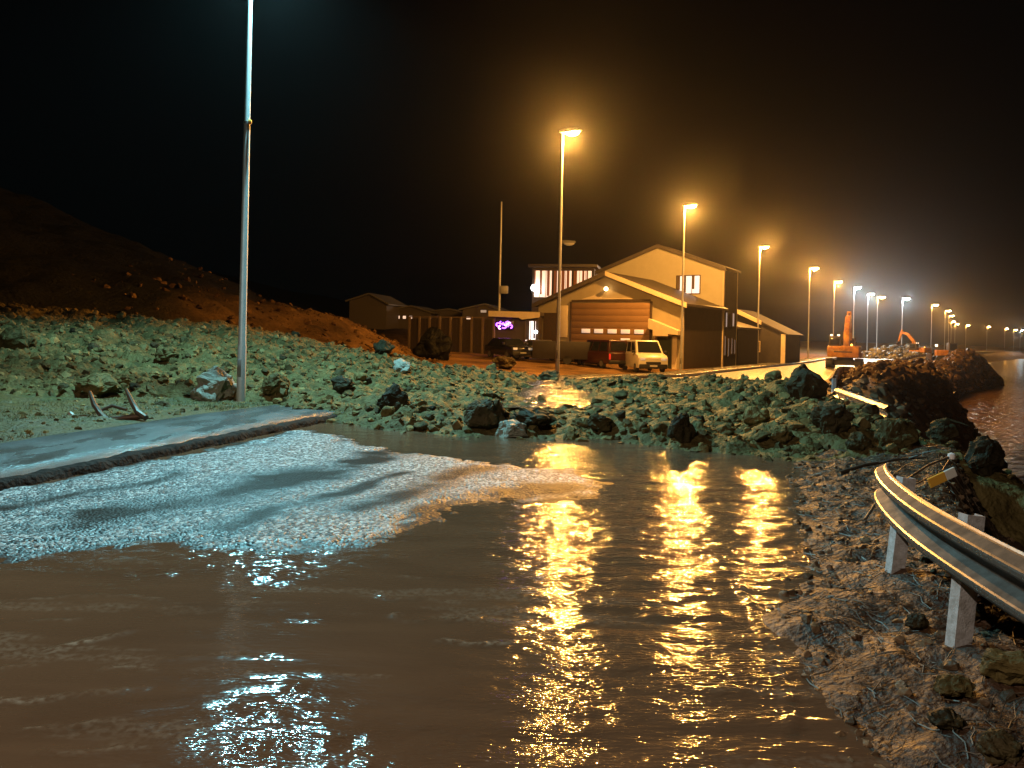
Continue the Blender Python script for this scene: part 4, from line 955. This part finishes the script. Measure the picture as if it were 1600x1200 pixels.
# excavators
ORG = mat('excavator orange', (.75, .36, .04), .4, col2=(.30, .11, .02), scale=1.6, contrast=.3, coat=.2); ORGD = mat('excavator grey', (.06, .055, .05), .5)
def excavator(label, loc, rot, boom, stick, bucket_a, s=1., beam=True):
    t = thing('excavator', label, 'excavator', loc, rot, 'excavators clearing the road'); t.scale = (s, s, s)
    for sy in (-1, 1):
        pr = [(-1.75, .35), (-1.55, .08), (1.55, .08), (1.75, .35), (1.75, .55), (1.5, .85), (-1.5, .85), (-1.75, .55)]
        o = MB().prism(pr, .55, Matrix.Translation((0, sy*1.2, 0)), .05).build('track', BLACK, t)
        k = MB()
        for i in range(14): k.box((-1.6+i*.246, sy*1.2, .05), (.12, .6, .07)); k.box((-1.5+i*.23, sy*1.2, .88), (.12, .6, .05))
        k.build('track_shoes', DARKM, o)
    MB().box((0, 0, .55), (1.8, 1.9, .5), bev=.08).build('undercarriage', ORGD, t)
    MB().lathe([(.01, .8), (.7, .8), (.7, 1.02), (.01, 1.02)], 20).build('slew_ring', ORGD, t)
    MB().box((-.1, -.1, 1.25), (3.0, 2.7, .5), bev=.09).build('house', ORG, t)
    MB().prism([(-2.1, 1.02, 1.3), (-1.3, 1.02, 1.38), (-1.3, 2.0, 1.38), (-1.9, 2.0, 1.3), (-2.12, 1.7, 1.28)], 2.6, None, .09).build('counterweight', ORG, t)
    MB().box((-.65, -.55, 1.75), (1.25, 1.6, .6), bev=.08).build('engine_cover', ORG, t)
    c = MB(); c.prism([(-.35, 1.45), (1.25, 1.45), (1.3, 2.0), (1.0, 2.85), (-.35, 2.9)], 1.0, Matrix.Translation((.1, .85, 0)), .06); co = c.build('cab', ORGD, t)
    MB().box((.5, 1.37, 2.25), (1.1, .03, .85), bev=.01).build('window', GLASS, co); MB().box((-.28, .85, 2.4), (.04, .8, .6), bev=.01).build('window', GLASS, co)
    for i, yy_ in enumerate((.55, 1.15)):
        MB().box((-.2, yy_, 2.98), (.12, .2, .14), bev=.02).build('work_lamp', emis('work lamp glass', (1, .75, .5), 3), co)
    hr = MB()
    for sy in (-.95, .2): hr.tube([(-1.9, sy, 2.0), (-1.9, sy, 2.45), (-.6, sy, 2.45), (-.6, sy, 2.0)], .03, 6)
    hr.build('handrail', ORGD, t); MB().tube([(-1.2, -.9, 2.0), (-1.2, -.9, 2.55), (-1.32, -.9, 2.68)], .06, 8).build('exhaust', DARKM, t)
    MB().box((-2.13, 0, 1.5), (.04, 1.5, .10), bev=.01).build('stripe', ORGD, t)
    b = MB(); n_ = len(boom)
    for i in range(n_-1):
        a0, a1 = Vector((boom[i][0], 0, boom[i][1])), Vector((boom[i+1][0], 0, boom[i+1][1]))
        th0 = (.38, .34, .27, .2)[i]; th1 = (.34, .27, .2, .2)[i]; nn = (a1-a0).normalized(); pp = Vector((-nn.z, 0, nn.x))
        b.prism([tuple((a0+pp*th0-nn*.06)[j] for j in (0, 2)), tuple((a0-pp*th0-nn*.06)[j] for j in (0, 2)), tuple((a1-pp*th1+nn*.06)[j] for j in (0, 2)), tuple((a1+pp*th1+nn*.06)[j] for j in (0, 2))], .5-.03*i, Matrix.Translation((0, -.05, 0)), .03)
    b.build('boom', ORG, t)
    tip = boom[-1]; s1 = Vector((tip[0], 0, tip[1])); s2 = Vector((stick[0], 0, stick[1])); nn = (s2-s1).normalized(); pp = Vector((-nn.z, 0, nn.x))
    MB().prism([tuple((s1-nn*.6+pp*.10)[j] for j in (0, 2)), tuple((s1-nn*.6-pp*.10)[j] for j in (0, 2)), tuple((s1-pp*.25)[j] for j in (0, 2)), tuple((s2-pp*.12)[j] for j in (0, 2)), tuple((s2+pp*.12)[j] for j in (0, 2)), tuple((s1+pp*.25)[j] for j in (0, 2))], .38, Matrix.Translation((0, -.05, 0)), .02).build('stick', ORG, t)
    Mb = Matrix.Translation((stick[0], -.05, stick[1])) @ Euler((0, bucket_a, 0)).to_matrix().to_4x4()
    MB().prism([(-.15, .1), (.15, .1), (.45, -.3), (.40, -.75), (.05, -1.0), (-.5, -.95), (-.4, -.85), (.0, -.85), (.25, -.65), (.28, -.35), (-.1, -.05)], 1.1, Mb, .02).build('bucket', DARKM, t)
    MB().tube([(.9, .25, 1.6), (boom[1][0]-.2, .25, boom[1][1]-.1)], .07, 8).build('boom_ram', GALV, t)
    MB().tube([(boom[1][0]+.1, -.05, boom[1][1]+.3), (tip[0]-nn.x*.5, -.05, tip[1]-nn.z*.5)], .06, 8).build('stick_ram', GALV, t)
    MB().lathe([(.01, 0), (.09, 0), (.08, .14), (.01, .17)], 10, Matrix.Translation((-.9, -.6, 2.05))).build('beacon', emis('beacon', (1, .45, .05), 6), t)
    return t
p = onT(1321, 70); excavator('large orange excavator standing on the road with its boom raised, seen from behind', (p.x, 70, float(base(70))-.02), R(62), [(.5, 1.6), (1.0, 3.3), (1.9, 4.55), (3.0, 4.7)], (4.1, 2.6), .6)
p = onT(1436, 118); excavator('smaller looking distant excavator with a folded arm, beyond the grey heap', (p.x, 118, float(terrain(p.x, 118))+.3), R(120), [(.5, 1.6), (1.2, 3.4), (2.6, 4.9), (4.0, 5.2)], (4.6, 3.2), .4, .72)
hp = [(118, p)]
# a firm pad of spoil under the far excavator
# bulldozer
p = onT(1478, 104); bt = thing('bulldozer', 'dark bulldozer with an orange lit flank on top of the grey shore heap', 'bulldozer', (p.x, 104, p.z-.05), R(165))
for sy in (-1, 1):
    MB().prism([(-1.4, .3), (-1.1, .02), (1.2, .02), (1.5, .3), (1.2, .8), (-1.1, .9), (-1.4, .6)], .45, Matrix.Translation((0, sy*.9, 0)), .04).build('track', BLACK, bt)
MB().box((.35, 0, 1.15), (1.7, 1.2, .8), bev=.06).build('engine_hood', ORG, bt)
cb = MB().box((-.75, 0, 1.8), (1.1, 1.45, 1.5), bev=.06, taper=.9).build('cab', ORGD, bt)
MB().box((-.75, .74, 2.0), (.8, .02, .8)).build('window', GLASS, cb)
MB().box((1.0, -.5, 2.15), (.3, .3, .3), bev=.05).build('work_lamp', emis('work lamp glass', (1, .75, .5), 3), bt)
MB().prism([(2.0, .05), (1.9, .5), (1.95, 1.1), (2.05, 1.1), (2.02, .5), (2.12, .05)], 2.6, None, .01).build('blade', DARKM, bt)
MB().box((1.4, 0, .55), (1.2, .9, .18)).build('push_arm', ORGD, bt)

# ------------------------------------------------------------------ guardrails
def wprof(up0):
    fr = [(0, 0), (.008, .010), (.016, .016), (.066, .046), (.075, .053), (.079, .062), (.079, .080), (.075, .089), (.066, .096), (.016, .132), (.007, .140), (.004, .149), (.004, .161),
          (.007, .170), (.016, .178), (.066, .214), (.075, .221), (.079, .230), (.079, .248), (.075, .257), (.066, .264), (.016, .294), (.008, .300), (0, .310)]
    fr = [(a, b+up0) for a, b in fr]
    return fr + [(a-.006, b) for a, b in fr[::-1]]
gt = thing('guardrail', 'near crash barrier with bright ridges, its torn end bent over the mud', 'guardrail', (0, 0, 0))
path = []
ctrl = [(1.95, .2), (2.10, 1.6), (2.22, 2.9), (2.30, 3.7), (2.40, 4.4), (2.54, 5.0), (2.68, 5.45), (2.80, 5.75), (2.90, 5.93)]
def cr(P, n=8):
    out = []
    for i in range(len(P)-1):
        p0, p1, p2, p3 = [Vector(P[max(0, min(len(P)-1, j))]) for j in (i-1, i, i+1, i+2)]
        for k in range(n):
            t = k/n; out.append(.5*((2*p1)+(p2-p0)*t+(2*p0-5*p1+4*p2-p3)*t*t+(3*p1-p0-3*p2+p3)*t**3))
    return out+[Vector(P[-1])]
path = [(p.x, p.y, 0) for p in cr(ctrl)]
MB().sweep(path, wprof(.49), True).build('beam', GALV, gt, sharp=14)
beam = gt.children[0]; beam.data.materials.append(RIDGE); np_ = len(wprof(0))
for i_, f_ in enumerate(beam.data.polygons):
    if i_ % np_ in (5, 6, 7, 17, 18, 19, 21, 22): f_.material_index = 1  # upward ridge faces take the paler steel that paints the highlight
bl = MB()
for yy_ in (1.3, 2.4, 3.25):
    xx = float(np.interp(yy_, [c[1] for c in ctrl[:8]], [c[0] for c in ctrl[:8]]))
    for dz in (.57, .72): bl.lathe([(.001, -.05), (.016, -.05), (.016, -.042), (.001, -.042)], 8, Matrix.Translation((xx-.005, yy_, dz)) @ Euler((0, R(90), 0)).to_matrix().to_4x4())
bl.build('bolts', GALV, gt)
for xx, yy_, ln, zt in ((2.34, 4.02, .09, .83), (2.63, 5.28, .11, .80), (2.24, 2.3, .0, .80)):
    o = MB(); zb = float(bank(xx, yy_))-.25
    # C-section post
    M_ = Matrix.Translation((xx, yy_, 0)) @ Euler((0, ln, R(8))).to_matrix().to_4x4()
    o.box((0, -.035, (zt+zb)/2), (.10, .006, zt-zb)); o.box((-.047, .0, (zt+zb)/2), (.006, .064, zt-zb)); o.box((.047, .0, (zt+zb)/2), (.006, .064, zt-zb))
    s = MB(); s.add(o.v, o.f, False, M_); s.build('post', GALVP, gt)
# bent marker on the barrier end
mt_ = thing('marker_plate', 'bent delineator with a yellow and white plate at the torn end of the near barrier', 'road marker', tuple(at(1472, 746, 5.95)))
Mr = Euler((0, R(-24), R(6))).to_matrix().to_4x4()
a = MB(); a.box((-.045, 0, 0), (.145, .02, .075), bev=.004); MB().add(a.v, a.f, False, Mr).build('yellow_panel', mat('yellow reflector', (.78, .42, .06), .4), mt_)
a = MB(); a.box((.073, 0, 0), (.09, .02, .075), bev=.004); MB().add(a.v, a.f, False, Mr).build('white_panel', mat('white reflector', (.7, .7, .66), .4), mt_)
pa = at(1418, 748, 5.95)-at(1472, 746, 5.95); pb = at(1487, 713, 6.1)-at(1472, 746, 5.95)
r_ = MB(); r_.tube([tuple(pa+Vector((0, 0, -.12))), tuple(pa), tuple(pa*.4+pb*.45+Vector((0, .05, .02))), tuple(pb)], .009, 8); r_.tube([tuple(pa+Vector((.07, .03, -.05))), tuple(pa*.2+pb*.6+Vector((.03, .03, -.05))), tuple(pb)], .007, 8)
r_.tube([tuple(pa*.3+pb*.5), (-.03, .02, .0)], .008, 8)
ro = r_.build('bent_rod', DARKM, mt_)
MB().lathe([(.002, -.03), (.026, -.02), (.03, 0), (.026, .02), (.002, .03)], 12, Matrix.Translation(pb)).build('rod_cap', mat('white cap', (.75, .76, .8), .4), ro)
# piece sticking out of the debris
g2 = thing('guardrail', 'short orange lit crash barrier length sticking out of the debris near the tall boulder', 'guardrail')
pp = [at(1308, 606, 19.0), at(1345, 619, 16.4), at(1388, 634, 13.9)]
zz = [p.z for p in pp]
pth = [(p.x, p.y, p.z) for p in pp]
MB().sweep(pth[::-1], [(a, b-.80) for a, b in wprof(.49)], True).build('beam', RIDGE, g2, sharp=14)
for f_ in (.25, .75):
    q = pp[0].lerp(pp[2], f_); MB().box((q.x+.06, q.y, q.z-.6), (.10, .06, 1.2)).build('post', GALVP, g2)
# long barrier beyond
g3 = thing('guardrail', 'long crash barrier with many posts running along the far road edge past the excavator', 'guardrail')
ys_ = np.arange(21, 135, 2.0); pth = [kpt(y, 8.95, float(base(y))) for y in ys_]
MB().sweep(pth, [(a, b) for a, b in wprof(.46)], True).build('beam', GALV, g3, sharp=14)
for i, p in enumerate(pth):
    if i < 50: MB().box((p.x+.05, p.y, p.z+.2), (.10, .07, 1.1)).build('post', GALVP, g3)

# ------------------------------------------------------------------ twisted frame in the verge
pf = hit(195, 655, lambda x, y: np.where(dlat(x, y) < -2.2, verge(x, y, dlat(x, y)), 0))
tf = thing('twisted_frame', 'twisted dark metal frame with two curved upright legs at the foot of the landslide', 'wreckage', pf)
def px2(px, py, dz=0.): return at(px, py, pf.y+dz)-pf
def fbar(pts, r_): return MB().tube(pts, r_, 8)
fbar([px2(108, 646), px2(122, 657), px2(140, 658), px2(170, 656), px2(228, 650)], .05).build('rail', DARKM, tf)
fbar([px2(140, 612, .1), px2(147, 632, .05), px2(158, 648), px2(172, 660, -.1)], [.028, .045, .05, .05]).build('leg', DARKM, tf)
fbar([px2(197, 608, .1), px2(206, 628, .05), px2(215, 644), px2(228, 653, -.1)], [.026, .045, .05, .05]).build('leg', DARKM, tf)
fbar([px2(158, 641, .15), px2(175, 634, .25), px2(198, 640, .2)], .03).build('brace', DARKM, tf)
# branches
BR = mat('wet bark', (.045, .035, .028), .45, col2=(.09, .07, .05), scale=14, bump=.5, bscale=50)
def branch(label, pts, r_):
    o = MB().tube(pts, [r_*(1-.6*i/(len(pts)-1)) for i in range(len(pts))], 7)
    for i in (1, 2):
        a, b = Vector(pts[i]), Vector(pts[i+1]); d = (b-a); o.tube([a+d*.4, a+d*.8+Vector((d.y*.4, -d.x*.4, .1)), a+d*1.1+Vector((d.y*.7, -d.x*.7, .14))], [r_*.4, r_*.3, r_*.12], 5)
    return tag(o.build('branch', BR), label, 'branch')
def on(px, py, up=.02): 
    p = hit(px, py, nearsurf); return (p.x, p.y, p.z+up)
branch('long dark branch lying on the debris just behind the torn barrier end', [on(1310, 742), on(1350, 733, .05), on(1400, 728, .08), on(1446, 722, .06)], .03)
branch('thin dark stem leaning at the left of the torn barrier end', [on(1352, 815), on(1368, 796, .06), on(1384, 775, .12), on(1392, 765, .2)], .014)
branch('pale thin stick lying flat on the mud near the bottom right', [on(1505, 1131), on(1530, 1132, .02), on(1555, 1133, .02), on(1572, 1134, .02)], .007)

# ------------------------------------------------------------------ night air
hz = MB(); hz.box((190, 430, 18), (1440, 958, 60)); HZ = bpy.data.materials.new('night haze'); HZ.use_nodes = True; nt = HZ.node_tree; nt.nodes.clear()
oo = nt.nodes.new('ShaderNodeOutputMaterial'); vv = nt.nodes.new('ShaderNodeVolumePrincipled'); vv.inputs['Color'].default_value = (.9, .9, .9, 1); vv.inputs['Density'].default_value = HAZE; vv.inputs['Anisotropy'].default_value = .94
nt.links.new(vv.outputs['Volume'], oo.inputs['Volume'])
o = hz.build('haze', HZ); tag(o, kind='stuff', label='thin wet night air glowing round the lamps')
